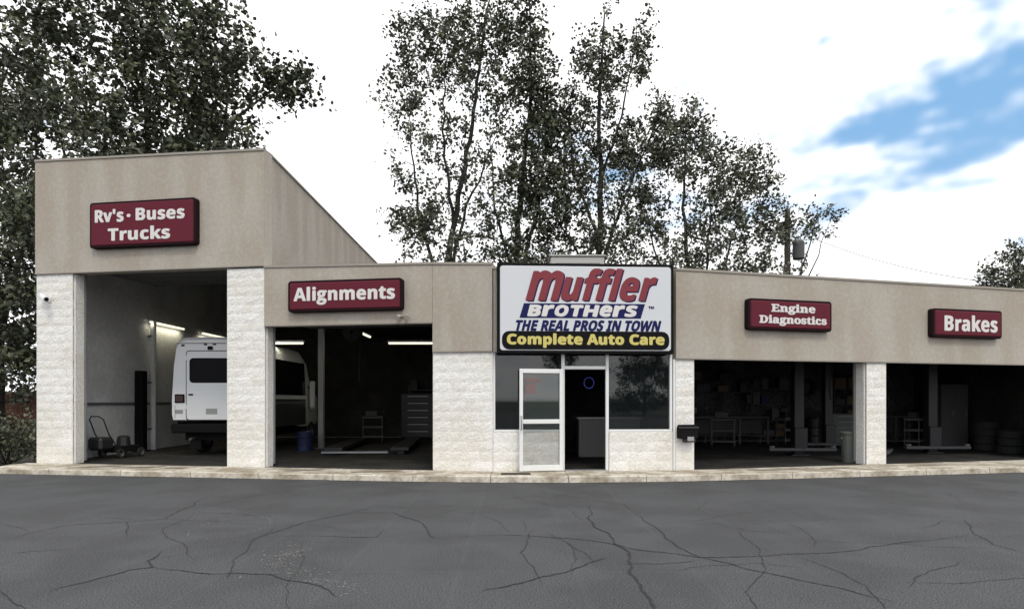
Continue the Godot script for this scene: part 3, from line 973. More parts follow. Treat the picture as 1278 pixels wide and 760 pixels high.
func carton(p: Vector3, sz: Vector3, label: String, mat: Material) -> void:
	var s := thing("carton", label, "box", at(p), "boxes in the workshop")
	boxpart("body", Vector3(-sz.x / 2, 0, -sz.z / 2), Vector3(sz.x / 2, sz.y, sz.z / 2), mat, s, Transform3D(), 0.008)
	boxpart("tape", Vector3(-0.03, sz.y + 0.001, -sz.z / 2), Vector3(0.03, sz.y + 0.004, sz.z / 2), M.locker, s)

func workshop() -> void:
	# left bays
	tube_light(Vector3(-10.86, 3.84, -20.2), 2.0, PI / 2, "lit strip light on the white wall above the black post")
	tube_light(Vector3(-10.86, 3.84, -23.4), 1.9, PI / 2, "lit strip light just above the roof of the white bus")
	tube_light(Vector3(-6.9, 3.22, -19.4), 1.2, 0.0, "lit strip light at the upper left of the alignment bay", 0.8)
	tube_light(Vector3(-4.83, 3.64, -20.6), 2.4, PI / 2, "lit strip light end-on under the roof, middle of the alignment bay", 0.35)
	tube_light(Vector3(-3.02, 3.22, -19.4), 1.5, 0.0, "lit strip light at the upper right of the alignment bay", 0.8)
	var pipe := MB.new()
	pipe.rod(Vector3(0, 0, 0), Vector3(0, 3.9, 0), 0.09, 12)
	var pp := thing("wall_pipe", "pale upright pipe on the white wall under the strip light", "pipe", at(Vector3(-10.88, 0, -19.4)))
	part("pipe", pipe, M.white_wall, pp)
	for y in [0.6, 2.0, 3.4]:
		boxpart("clamp", Vector3(-0.11, y, -0.1), Vector3(0.02, y + 0.05, 0.1), M.grey_steel, pp)
	var pst := thing("steel_post", "black square steel post standing against the white bay wall", "post", at(Vector3(-10.84, 0, -18.7)))
	boxpart("base_plate", Vector3(-0.15, 0, -0.17), Vector3(0.17, 0.03, 0.17), M.black, pst)
	boxpart("upright", Vector3(-0.12, 0.031, -0.12), Vector3(0.12, 2.35, 0.12), M.black, pst, Transform3D(), 0.01)
	mower()
	build_bus()
	var col := thing("steel_column", "grey steel column between the white bus and the alignment bay", "column", at(Vector3(-5.87, 0, -19.7)))
	boxpart("base_plate", Vector3(-0.16, 0, -0.16), Vector3(0.16, 0.03, 0.16), M.grey_steel, col)
	boxpart("shaft", Vector3(-0.08, 0.031, -0.08), Vector3(0.08, 4.04, 0.08), M.locker, col, Transform3D(), 0.008)
	var dr := thing("oil_drum", "blue drum standing beside the grey steel column", "drum", at(Vector3(-6.15, 0, -19.0)))
	var b := MB.new()
	b.lathe([Vector2(0, 0.55), Vector2(0.2, 0.55), Vector2(0.21, 0.57), Vector2(0.23, 0.55), Vector2(0.22, 0.38), Vector2(0.235, 0.37), Vector2(0.22, 0.36), Vector2(0.22, 0.2), Vector2(0.235, 0.19), Vector2(0.22, 0.18), Vector2(0.23, 0.0)], Vector3.ZERO)
	part("barrel", b, M.blue_drum, dr)
	var bung := MB.new()
	bung.lathe([Vector2(0, 0.03), Vector2(0.03, 0.03), Vector2(0.03, 0)], Vector3(0.1, 0.55, 0))
	part("bung", bung, M.steel, dr)
	var al := thing("alignment_rack", "low steel alignment rack with a pale front beam on the bay floor", "vehicle lift", at(Vector3(-4.0, 0, -17.6), deg_to_rad(4)))
	for x in [-0.9, 0.9]:
		boxpart("runway", Vector3(x - 0.25, 0.10, -4.8), Vector3(x + 0.25, 0.20, 0.0), M.dark_steel, al, Transform3D(), 0.01)
		for z in [-4.5, -0.3]:
			boxpart("leg", Vector3(x - 0.1, 0, z - 0.1), Vector3(x + 0.1, 0.099, z + 0.1), M.dark_steel, al)
	boxpart("front_beam", Vector3(-1.2, 0.04, 0.02), Vector3(0.6, 0.10, 0.14), M.steel, al, Transform3D(), 0.01)
	cabinet(Vector3(-3.6, 0, -24.8), Vector3(1.3, 1.75, 0.6), 6, "tall black drawer cabinet at the back of the alignment bay", M.dark_steel)
	cabinet(Vector3(-1.9, 0, -24.0), Vector3(1.0, 1.2, 0.6), 5, "lower dark drawer cabinet near the right wall of the alignment bay", M.dark_steel)
	var sc := thing("alignment_console", "dark alignment console with a screen on top, right of the rack", "console", at(Vector3(-1.8, 0, -20.5), deg_to_rad(-10)))
	boxpart("stand", Vector3(-0.35, 0.0, -0.3), Vector3(0.35, 1.05, 0.3), M.grey_steel, sc, Transform3D(), 0.02)
	boxpart("screen_case", Vector3(-0.3, 1.15, -0.1), Vector3(0.3, 1.62, 0.02), M.black, sc, Transform3D(), 0.02)
	boxpart("screen", Vector3(-0.26, 1.2, 0.021), Vector3(0.26, 1.58, 0.025), M.tint, sc)
	boxpart("screen_neck", Vector3(-0.05, 1.051, -0.08), Vector3(0.05, 1.149, 0.0), M.black, sc)
	# right bays
	lift_post(Vector3(7.8, 0, -17.5), 3.45, 0.27, "dark lift column with low arms, nearer one in the engine bay", M.dark_steel)
	lift_post(Vector3(9.65, 0, -19.6), 3.45, 0.24, "dark lift column, farther one in the engine bay", M.dark_steel)
	lift_post(Vector3(11.9, 0, -18.2), 3.45, 0.26, "dark lift column left of the pale locker in the brake bay", M.dark_steel)
	workbench(Vector3(7.3, 0, -22.2), 3.0, 0.0, "long pale workbench at the back of the engine bay")
	workbench(Vector3(13.3, 0, -22.9), 1.5, 0.0, "short workbench at the back left of the brake bay")
	shelf(Vector3(7.6, 1.35, -23.25), 3.4, 3, "wall shelves above the long workbench in the engine bay")
	var k := 0
	for q in [[6.3, 0.42, 0.3, 0.26], [6.9, 0.42, 0.5, 0.3], [7.6, 0.42, 0.35, 0.22], [8.5, 0.42, 0.55, 0.34], [6.6, 0.84, 0.45, 0.3], [7.8, 0.84, 0.6, 0.25], [8.7, 0.0, 0.4, 0.3]]:
		k += 1
		carton(Vector3(q[0], 1.382 + q[1], -23.22), Vector3(q[2], q[3], 0.32), ["small dark box on the left of the middle wall shelf", "wide box second on the middle wall shelf", "low box right of centre on the middle wall shelf", "tallest box at the right of the middle wall shelf", "box at the left of the top wall shelf", "wide low box on the right of the top wall shelf", "box at the right end of the lowest wall shelf"][k - 1], M.card if k % 2 else M.dark_steel)
	var vs := thing("bench_grinder", "small grey bench grinder on the left end of the long workbench", "grinder", at(Vector3(6.15, 0.94, -22.1)))
	boxpart("pedestal", Vector3(-0.08, 0, -0.08), Vector3(0.08, 0.12, 0.08), M.grey_steel, vs, Transform3D(), 0.01)
	var gm := MB.new()
	gm.lathe([Vector2(0, -0.13), Vector2(0.07, -0.13), Vector2(0.08, -0.1), Vector2(0.08, 0.1), Vector2(0.07, 0.13), Vector2(0, 0.13)], Vector3(0, 0.2, 0), Vector3.RIGHT)
	part("motor", gm, M.locker, vs)
	for x in [-0.18, 0.18]:
		var gw := MB.new()
		gw.lathe([Vector2(0, -0.02), Vector2(0.1, -0.02), Vector2(0.1, 0.02), Vector2(0, 0.02)], Vector3(x, 0.2, 0), Vector3.RIGHT)
		part("grinding_wheel", gw, M.locker, vs)
	tyre(Vector3(10.75, 1.95, -23.35), "tyre hung on the rear wall, left one of the pair beside the pier", false)
	tyre(Vector3(11.75, 1.95, -23.35), "tyre hung on the rear wall, right one of the pair beside the pier", false)
	var bin := thing("trash_barrel", "pale round trash barrel just inside the left of the white pier", "barrel", at(Vector3(8.2, 0, -15.45)))
	var bb := MB.new()
	bb.lathe([Vector2(0.22, 0.72), Vector2(0.25, 0.74), Vector2(0.27, 0.72), Vector2(0.265, 0.68), Vector2(0.245, 0.66), Vector2(0.21, 0.0), Vector2(0, 0.0)], Vector3.ZERO, Vector3.UP, 20)
	bb.lathe([Vector2(0, 0.05), Vector2(0.2, 0.05), Vector2(0.22, 0.72)], Vector3.ZERO, Vector3.UP, 20)
	part("drum", bb, M.bin, bin)
	for x in [-0.27, 0.27]:
		boxpart("grip", Vector3(x - 0.02, 0.56, -0.06), Vector3(x + 0.02, 0.6, 0.06), M.bin, bin)
	var lk := thing("locker", "grey steel locker standing at the back of the brake bay", "locker", at(Vector3(15.1 - 1.05, 0, -20.6)))
	boxpart("body", Vector3(-0.42, 0.05, -0.3), Vector3(0.42, 2.0, 0.3), M.bench, lk, Transform3D(), 0.01)
	for x in [-0.21, 0.21]:
		var ld := boxpart("door", Vector3(x - 0.2, 0.09, 0.301), Vector3(x + 0.2, 1.96, 0.318), M.bench, lk, Transform3D(), 0.006)
		boxpart("handle", Vector3(x + 0.12, 1.0, 0.319), Vector3(x + 0.14, 1.15, 0.34), M.steel, ld)
	for j in 4:
		tyre(Vector3(14.0, 0.11 + j * 0.215, -18.9), ["bottom tyre of the stack on the brake bay floor", "second tyre up in the brake bay stack", "third tyre up in the brake bay stack", "top tyre of the brake bay stack"][j])
	for j in 3:
		tyre(Vector3(13.95 + 0.02 * j, 0.11 + j * 0.215, -17.9), ["bottom tyre of the shorter stack near the bay opening", "middle tyre of the shorter stack near the bay opening", "top tyre of the shorter stack near the bay opening"][j])
	cabinet(Vector3(11.0, 0, -21.2), Vector3(1.1, 1.05, 0.55), 5, "low dark tool cabinet in the brake bay beside the lift column", M.grey_steel)
	clutter()
	# office
	var ct := thing("office_counter", "pale counter across the office behind the right window", "counter", at(Vector3(2.55, 0, -17.0)))
	boxpart("front", Vector3(-0.8, 0, -0.25), Vector3(0.8, 1.0, 0.25), M.locker, ct, Transform3D(), 0.01)
	boxpart("counter_top", Vector3(-0.85, 1.001, -0.3), Vector3(0.85, 1.05, 0.32), M.alu, ct, Transform3D(), 0.01)
	var ne := thing("neon_ring", "faint blue ring light hanging inside the dark doorway", "neon sign", FC * Transform3D(Basis(), Vector3(2.13, 1.87, -0.6)))
	var nt := MB.new()
	var pts := []
	var rr := []
	for i in 25:
		pts.append(Vector3(cos(TAU * i / 24), sin(TAU * i / 24) * 1.1, 0) * 0.11); rr.append(0.012)
	nt.tube(pts, rr, 6, false)
	part("ring_tube", nt, M.neon_blue, ne)
	var nc := MB.new()
	nc.rod(Vector3(0, 0.13, 0), Vector3(0, 1.8, 0), 0.004, 4)
	part("cord", nc, M.black, ne)
	var nl := OmniLight3D.new()
	nl.name = "glow"
	nl.light_color = Color(0.3, 0.4, 1.0)
	nl.light_energy = 0.008
	nl.light_size = 0.1
	nl.omni_range = 20.0
	nl.omni_attenuation = 2.0
	nl.shadow_enabled = true
	ne.add_child(nl)
	nl.position = Vector3(0, 0, 0.03)

func drum(p: Vector3, label: String, m: Material) -> void:
	var s := thing("oil_drum", label, "drum", at(p), "drums in the workshop")
	var b := MB.new()
	b.lathe([Vector2(0, 0.86), Vector2(0.26, 0.86), Vector2(0.28, 0.88), Vector2(0.29, 0.86), Vector2(0.28, 0.60), Vector2(0.295, 0.58), Vector2(0.28, 0.56), Vector2(0.28, 0.32), Vector2(0.295, 0.30), Vector2(0.28, 0.28), Vector2(0.29, 0.0)], Vector3.ZERO, Vector3.UP, 18)
	part("barrel", b, m, s)
	var k := MB.new()
	k.lathe([Vector2(0, 0.03), Vector2(0.035, 0.03), Vector2(0.035, 0)], Vector3(0.14, 0.86, 0))
	part("bung", k, M.steel, s)

func hose_reel(p: Vector3, label: String) -> void:
	var s := thing("hose_reel", label, "hose reel", at(p), "hose reels under the roof")
	boxpart("bracket", Vector3(-0.05, 0.0, -0.2), Vector3(0.05, 0.5, 0.2), M.dark_steel, s)
	var b := MB.new()
	b.lathe([Vector2(0.05, 0.12), Vector2(0.26, 0.12), Vector2(0.27, 0.09), Vector2(0.2, 0.07), Vector2(0.2, -0.07), Vector2(0.27, -0.09), Vector2(0.26, -0.12), Vector2(0.05, -0.12), Vector2(0.05, 0.12)], Vector3(0, -0.1, 0), Vector3.BACK, 18)
	part("drum", b, M.rubber, s)
	var h := MB.new()
	h.tube([Vector3(0.2, -0.1, 0), Vector3(0.21, -0.6, 0.02), Vector3(0.18, -1.2, 0.0), Vector3(0.2, -1.5, 0.03)], [0.016, 0.016, 0.016, 0.022], 6)
	part("hose", h, M.rubber, s)

func tool_cart(p: Vector3, turn: float, label: String, m: Material) -> void:
	var s := thing("tool_cart", label, "tool cart", at(p, turn))
	for y in [0.18, 0.52, 0.86]:
		boxpart("tray", Vector3(-0.36, y, -0.22), Vector3(0.36, y + 0.07, 0.22), m, s, Transform3D(), 0.01)
	for x in [-0.33, 0.33]:
		for z in [-0.19, 0.19]:
			boxpart("upright", Vector3(x - 0.015, 0.1, z - 0.015), Vector3(x + 0.015, 0.92, z + 0.015), M.dim_steel, s)
			var b := MB.new()
			b.lathe([Vector2(0, -0.02), Vector2(0.05, -0.02), Vector2(0.05, 0.02), Vector2(0, 0.02)], Vector3(x, 0.05, z), Vector3.RIGHT, 12)
			part("caster", b, M.rubber, s)
	boxpart("toolbox", Vector3(-0.25, 0.935, -0.12), Vector3(0.15, 1.12, 0.12), M.dark_steel, s, Transform3D(), 0.01)

func rack(p: Vector3, w: float, turn: float, label: String, sd: int) -> void:
	var s := thing("parts_rack", label, "shelving", at(p, turn))
	var r := RandomNumberGenerator.new()
	r.seed = sd
	for x in [-w / 2, w / 2]:
		for z in [-0.24, 0.24]:
			boxpart("upright", Vector3(x - 0.02, 0, z - 0.02), Vector3(x + 0.02, 2.1, z + 0.02), M.dim_steel, s)
	for k in 4:
		var y := 0.2 + k * 0.56
		boxpart("shelf_board", Vector3(-w / 2 + 0.021, y, -0.25), Vector3(w / 2 - 0.021, y + 0.03, 0.25), M.bench, s)
	boxpart("back_brace", Vector3(-w / 2, 1.0, -0.275), Vector3(w / 2, 1.05, -0.262), M.dim_steel, s)

func stock(p: Vector3, w: float, sd: int, where: String) -> void:
	var r := RandomNumberGenerator.new()
	r.seed = sd
	var names := ["lowest", "second", "third", "top"]
	var mats := [M.card, M.dim_steel, M.bench, M.blue_drum]
	for k in 4:
		var x := -w / 2 + 0.08
		var n := 0
		while x < w / 2 - 0.3:
			var bw := r.randf_range(0.2, 0.42)
			if x + bw > w / 2 - 0.05: break
			n += 1
			var bh := r.randf_range(0.16, 0.42)
			if r.randf() < 0.8:
				carton(p + Vector3(x + bw / 2, 0.232 + k * 0.56, 0), Vector3(bw, bh, 0.36), "box %s from the left on the %s shelf of the %s" % [["first", "second", "third", "fourth", "fifth", "sixth", "seventh"][mini(n - 1, 6)], names[k], where], mats[r.randi() % 4])
			x += bw + r.randf_range(0.02, 0.12)

func clutter() -> void:
	rack(Vector3(9.3, 0, -23.1), 1.5, 0.0, "parts rack on the rear wall between the two lift columns", 3)
	stock(Vector3(9.3, 0, -23.1), 1.5, 5, "rack between the lift columns")
	rack(Vector3(12.3, 0, -23.1), 1.6, 0.0, "parts rack on the rear wall of the brake bay", 4)
	stock(Vector3(12.3, 0, -23.1), 1.6, 9, "rack in the brake bay")
	rack(Vector3(-3.0, 0, -25.6), 2.2, 0.0, "parts rack along the rear wall of the alignment bay", 6)
	stock(Vector3(-3.0, 0, -25.6), 2.2, 14, "rack in the alignment bay")
	tool_cart(Vector3(8.9, 0, -20.6), 0.4, "open tool cart standing behind the lifts in the engine bay", M.bench)
	tool_cart(Vector3(6.6, 0, -20.0), -0.3, "open tool cart in front of the long workbench", M.dim_steel)
	tool_cart(Vector3(12.7, 0, -20.2), 0.8, "open tool cart between lift column and locker in the brake bay", M.bench)
	tool_cart(Vector3(-4.9, 0, -22.5), 0.2, "open tool cart beside the grey column in the alignment bay", M.dim_steel)
	drum(Vector3(10.2, 0, -21.6), "dark drum near the farther lift column", M.dark_steel)
	drum(Vector3(10.8, 0, -21.9), "blue drum beside the dark drum in the engine bay", M.blue_drum)
	drum(Vector3(-1.4, 0, -22.5), "dark drum against the right wall of the alignment bay", M.dark_steel)
	hose_reel(Vector3(6.6, 3.0, -18.5), "hose reel under the roof at the left of the engine bay")
	hose_reel(Vector3(9.0, 3.0, -18.5), "hose reel under the roof between the lift columns")
	hose_reel(Vector3(-4.6, 3.55, -18.5), "hose reel under the roof of the alignment bay")
	var st := thing("stepladder", "grey stepladder leaning closed on the right wall of the alignment bay", "ladder", at(Vector3(-1.15, 0, -18.6), deg_to_rad(80)))
	for x in [-0.22, 0.22]:
		var b := MB.new()
		b.rod(Vector3(x, 0, 0.25), Vector3(x * 0.8, 2.4, -0.1), 0.025, 6)
		part("stile", b, M.steel, st)
	for k in 7:
		var y := 0.3 + k * 0.3
		boxpart("step", Vector3(-0.21, y, 0.25 - y * 0.146 - 0.05), Vector3(0.21, y + 0.025, 0.25 - y * 0.146 + 0.05), M.steel, st)
	var jk := thing("engine_hoist", "dark engine hoist with a slanted boom in the engine bay", "hoist", at(Vector3(9.9, 0, -17.4), deg_to_rad(-35)))
	for x in [-0.3, 0.3]:
		boxpart("foot", Vector3(x - 0.05, 0.08, -0.6), Vector3(x + 0.05, 0.16, 0.8), M.dim_steel, jk, Transform3D(), 0.01)
	boxpart("mast", Vector3(-0.06, 0.16, -0.5), Vector3(0.06, 1.5, -0.38), M.dim_steel, jk, Transform3D(), 0.01)
	boxpart("cross_beam", Vector3(-0.25, 0.09, -0.52), Vector3(0.25, 0.15, -0.36), M.dim_steel, jk)
	var bo := MB.new()
	bo.rod(Vector3(0, 1.45, -0.45), Vector3(0, 1.85, 0.7), 0.055, 8)
	part("boom", bo, M.dim_steel, jk)
	var ra := MB.new()
	ra.rod(Vector3(0, 0.6, -0.36), Vector3(0, 1.58, 0.0), 0.04, 8)
	part("ram", ra, M.steel, jk)
	var ch := MB.new()
	ch.rod(Vector3(0, 1.83, 0.66), Vector3(0, 1.3, 0.66), 0.012, 6)
	part("chain", ch, M.steel, jk)

# ------------------------------------------------------------------ small things on the walls
func fittings() -> void:
	var cam := thing("security_camera", "small white bullet camera high on the leftmost block pier", "security camera", FL * Transform3D(Basis(), Vector3(0.36, 3.86, 0.02)))
	boxpart("mount", Vector3(-0.05, -0.06, 0.0), Vector3(0.05, 0.06, 0.03), M.bus_white, cam, Transform3D(), 0.008)
	var b := MB.new()
	b.rod(Vector3(0, 0, 0.03), Vector3(0.02, 0.02, 0.12), 0.02)
	part("bracket", b, M.alu, cam)
	var h := MB.new()
	h.tube([Vector3(-0.13, 0.09, 0.06), Vector3(0.17, -0.03, 0.24)], [0.055, 0.06], 14)
	part("housing", h, M.bus_white, cam)
	var l := MB.new()
	l.tube([Vector3(0.172, -0.031, 0.241), Vector3(0.182, -0.035, 0.247)], [0.045, 0.045], 14)
	part("lens", l, M.black, cam)
	var lt := thing("flood_light", "small tan floodlight on the stucco below the alignment sign's right end", "floodlight", FL * Transform3D(Basis(), Vector3(9.12, 3.28, 0.04)))
	boxpart("mount", Vector3(-0.05, -0.03, 0), Vector3(0.05, 0.05, 0.03), M.cap, lt, Transform3D(), 0.006)
	for x in [-0.09, 0.09]:
		var k := MB.new()
		k.tube([Vector3(x * 0.4, 0.0, 0.03), Vector3(x, -0.01, 0.10), Vector3(x * 1.2, -0.05, 0.17)], [0.02, 0.035, 0.055], 12)
		part("lamp_head", k, M.stucco, lt)
	var mb := thing("mailbox", "black metal mailbox with papers, on the narrow pier right of the office", "mailbox", FD * Transform3D(Basis(), Vector3(0.28, 0.60, 0.02)))
	var q := MB.new()
	var poly := PackedVector2Array([Vector2(-0.2, 0.08), Vector2(0.2, 0.08), Vector2(0.2, 0.3), Vector2(0.17, 0.37), Vector2(-0.17, 0.37), Vector2(-0.2, 0.3)])
	q.plate(poly, 0.0, 0.18, 0.01)
	part("box", q, M.black, mb)
	boxpart("lid", Vector3(-0.21, 0.29, 0.10), Vector3(0.21, 0.33, 0.205), M.dark_steel, mb, Transform3D(), 0.008)
	boxpart("paper_holder", Vector3(-0.09, 0.0, 0.03), Vector3(0.16, 0.079, 0.15), M.dark_steel, mb, Transform3D(), 0.008)
	boxpart("paper", Vector3(-0.05, 0.03, 0.152), Vector3(0.10, 0.12, 0.19), M.locker, mb, Transform3D(), 0.004)
	var mt := thing("floor_mat", "dark flat mat on the sidewalk below the open glass door", "mat", FC * Transform3D(Basis(), Vector3(0.45, 0.0, 0.55)))
	boxpart("mat", Vector3(-0.27, 0.001, -0.13), Vector3(0.27, 0.022, 0.13), M.mat, mt, Transform3D(), 0.008)
	boxpart("rim", Vector3(-0.30, 0.001, -0.16), Vector3(0.30, 0.012, 0.16), M.rubber, mt, Transform3D(), 0.004)
	var ru := thing("rooftop_unit", "flat pale rooftop cooling unit showing above the office sign", "rooftop unit", at(Vector3(1.62, 3.85, -16.3)))
	boxpart("cabinet", Vector3(-0.66, 0.08, -0.5), Vector3(0.66, 1.18, 0.5), M.unit, ru, Transform3D(), 0.015)
	boxpart("lid", Vector3(-0.70, 1.181, -0.54), Vector3(0.70, 1.22, 0.54), M.unit, ru, Transform3D(), 0.015)
	for k in 8:
		boxpart("louvre", Vector3(-0.55, 0.2 + k * 0.11, 0.502), Vector3(0.55, 0.25 + k * 0.11, 0.52), M.grey_steel, ru)

# ------------------------------------------------------------------ ground
func pick(line: Array, x: float) -> Vector2:
	for i in line.size() - 1:
		if x <= line[i + 1].x or i == line.size() - 2:
			return line[i].lerp(line[i + 1], (x - line[i].x) / (line[i + 1].x - line[i].x))
	return line[0]

func ground() -> void:
	var g := MB.new()
	g.quad(Vector3(-900, -0.17, -900), Vector3(900, -0.17, -900), Vector3(900, -0.17, 900), Vector3(-900, -0.17, 900))
	struct("ground", g, M.soil)
	var a := MB.new()
	a.prism(PackedVector2Array([Vector2(-60, 60), Vector2(-60, -15.1), Vector2(-11.5, -14.6), Vector2(-2, -13.2), Vector2(3, -13.2), Vector2(15, -15.8), Vector2(60, -22), Vector2(60, 60)]), -0.12, -0.12)
	var lot := struct("asphalt_lot", a, M.asphalt)
	# sidewalk of cast slabs between the curving kerb and the walls
	var kerb := [Vector2(-11.6, -14.04), Vector2(-10.68, -13.91), Vector2(-7.8, -13.50), Vector2(-5.04, -13.08), Vector2(-2.6, -12.72), Vector2(-0.61, -12.50), Vector2(1.2, -12.46), Vector2(3.0, -12.62), Vector2(5.0, -12.96), Vector2(6.97, -13.36), Vector2(11.36, -14.24), Vector2(15.6, -15.1)]
	var back := [Vector2(-11.9, -15.28), Vector2(-11.29, -15.195), Vector2(-0.4, -13.395), Vector2(3.42, -13.595), Vector2(15.0, -16.565), Vector2(15.7, -16.75)]
	var bed := MB.new()
	var bp := PackedVector2Array()
	for p in kerb: bp.append(p + Vector2(0, -0.03))
	for i in range(back.size() - 1, -1, -1): bp.append(back[i] + Vector2(0, 0.004))
	bed.prism(bp, -0.3, -0.02)
	var walk := struct("sidewalk", bed, M.joint)
	var xs := [-11.55, -10.0, -8.3, -6.7, -5.2, -3.6, -1.96, -0.42, 1.1, 2.65, 4.2, 5.75, 7.3, 8.9, 10.5, 12.1, 13.8, 15.5]
	for i in xs.size() - 1:
		var x0: float = xs[i] + 0.006
		var x1: float = xs[i + 1] - 0.006
		var low := 0.0 if i < 6 else 0.008
		var f := PackedVector2Array()
		var r := PackedVector2Array()
		for k in 5:
			var x := lerpf(x0, x1, k / 4.0)
			f.append(pick(kerb, x))
			r.append(pick(back, x))
		var b := MB.new()
		var e := 0.018
		for k in 4:
			var f0 := Vector3(f[k].x, low, f[k].y)
			var f1 := Vector3(f[k + 1].x, low, f[k + 1].y)
			var r0 := Vector3(r[k].x, 0.0, r[k].y)
			var r1 := Vector3(r[k + 1].x, 0.0, r[k + 1].y)
			var n0 := f0 + Vector3(0, 0, -e)
			var n1 := f1 + Vector3(0, 0, -e)
			b.quad(r0, r1, n1, n0)
			b.quad(n0, n1, f1 - Vector3(0, e, 0), f0 - Vector3(0, e, 0))
			b.quad(f0 - Vector3(0, e, 0), f1 - Vector3(0, e, 0), Vector3(f1.x, -0.3, f1.z), Vector3(f0.x, -0.3, f0.z))
		for k in [0, 4]:
			b.outq(Vector3(r[k].x, 0, r[k].y), Vector3(f[k].x, low, f[k].y), Vector3(f[k].x, -0.3, f[k].y), Vector3(r[k].x, -0.3, r[k].y), Vector3((f[2].x + r[2].x) / 2, -0.1, (f[2].y + r[2].y) / 2))
		part("slab", b, M.concrete, walk)
	var gut := MB.new()  # thin dark strip of uneven width along the kerb foot
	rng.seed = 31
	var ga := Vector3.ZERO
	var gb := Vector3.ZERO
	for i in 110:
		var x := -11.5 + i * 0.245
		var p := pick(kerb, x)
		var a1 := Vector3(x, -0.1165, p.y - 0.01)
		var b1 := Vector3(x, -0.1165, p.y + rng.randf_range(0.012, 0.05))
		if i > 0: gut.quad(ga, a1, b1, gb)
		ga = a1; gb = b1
	part("gutter_strip", gut, M.gutter, lot)
	for q in [[-9.2, 0.5, 0.55, 0.16], [-8.3, 0.45, 0.6, 0.14], [-7.4, 0.5, 0.3, 0.1], [-4.4, 0.4, 0.4, 0.12], [-2.9, 0.5, 0.5, 0.12], [5.6, 0.4, 0.6, 0.14], [7.1, 0.35, 0.35, 0.12], [9.3, 0.4, 0.5, 0.12]]:  # irregular brown patches, darker than the slab concrete
		var c := pick(kerb, q[0]).lerp(pick(back, q[0]), 0.55)
		var sb := MB.new()
		var ring := []
		for k in 14:
			var an := TAU * k / 14
			var rr := rng.randf_range(0.7, 1.25)
			var lx: float = cos(an) * q[2] * rr
			var lz: float = sin(an) * q[3] * rr
			ring.append(Vector3(c.x + lx - lz * 0.8, 0.0115, c.y + lz - lx * 0.25))
		for k in 14: sb.outt(Vector3(c.x, 0.0115, c.y), ring[k], ring[(k + 1) % 14], Vector3(c.x, -4, c.y))
		part("slab_patch", sb, M.brown_patch, walk)
	# cracks in the asphalt
	rng.seed = 404
	var lines := [
		[Vector2(1.22,-9.85), Vector2(1.16,-7.53), Vector2(1.09,-5.95), Vector2(1.09,-5.40), Vector2(1.08,-4.4)],
		[Vector2(1.73,-9.14), Vector2(1.78,-7.44), Vector2(1.93,-6.53), Vector2(2.27,-6.04), Vector2(2.57,-5.69), Vector2(2.84,-5.40), Vector2(3.05,-5.08)],
		[Vector2(-0.73,-7.44), Vector2(0.01,-7.62), Vector2(0.57,-7.44), Vector2(0.96,-7.27), Vector2(1.61,-6.74), Vector2(1.93,-6.53), Vector2(2.65,-6.60), Vector2(3.38,-6.74), Vector2(4.19,-7.11), Vector2(4.67,-7.31), Vector2(5.44,-7.62)],
		[Vector2(-0.26,-5.38), Vector2(0.08,-5.61), Vector2(0.45,-5.93), Vector2(0.85,-6.40), Vector2(0.99,-6.53)],
		[Vector2(1.03,-6.27), Vector2(1.42,-6.27), Vector2(1.85,-6.40)],
		[Vector2(6.12,-8.65), Vector2(5.67,-7.90), Vector2(5.34,-7.11), Vector2(5.37,-6.60)],
		[Vector2(-5.78,-7.36), Vector2(-5.75,-8.15), Vector2(-5.15,-8.42), Vector2(-4.69,-8.65), Vector2(-4.84,-9.70), Vector2(-5.11,-10.85)],
		[Vector2(-4.70,-9.14), Vector2(-3.85,-9.08), Vector2(-3.46,-8.83)],
		[Vector2(-5.23,-6.70), Vector2(-4.77,-6.88)],
		[Vector2(-3.89,-5.38), Vector2(-3.78,-5.61), Vector2(-3.62,-6.04), Vector2(-3.45,-6.15), Vector2(-3.64,-6.40), Vector2(-3.74,-6.81)],
		[Vector2(-3.45,-6.15), Vector2(-2.79,-5.90), Vector2(-2.19,-5.87), Vector2(-1.73,-5.57), Vector2(-1.43,-5.22)],
		[Vector2(-2.98,-7.03), Vector2(-2.90,-7.76), Vector2(-2.66,-8.53), Vector2(-2.27,-9.14), Vector2(-1.70,-9.14), Vector2(-1.27,-8.53), Vector2(-1.01,-7.76), Vector2(-0.90,-7.44), Vector2(-0.73,-7.44)],
		[Vector2(-2.91,-7.53), Vector2(-1.58,-7.49), Vector2(-1.58,-7.95)],
		[Vector2(-2.57,-5.77), Vector2(-2.79,-6.40), Vector2(-2.95,-7.44)],
		[Vector2(6.01,-8.42), Vector2(5.77,-8.53), Vector2(5.11,-8.00)],
		[Vector2(3.34,-5.45), Vector2(3.97,-6.04), Vector2(4.49,-6.40)],
		[Vector2(-2.39,-9.14), Vector2(-2.05,-9.70), Vector2(-0.94,-9.55)],
		[Vector2(2.57,-8.53), Vector2(2.87,-7.90), Vector2(3.34,-7.62)],
		[Vector2(0.57,-7.44), Vector2(0.77,-6.74), Vector2(0.80,-6.31)],
	]
	var wide := [0.032, 0.022, 0.022, 0.024, 0.016, 0.014, 0.018, 0.014, 0.022, 0.024, 0.022, 0.018, 0.014, 0.012, 0.012, 0.012, 0.012, 0.010, 0.010]
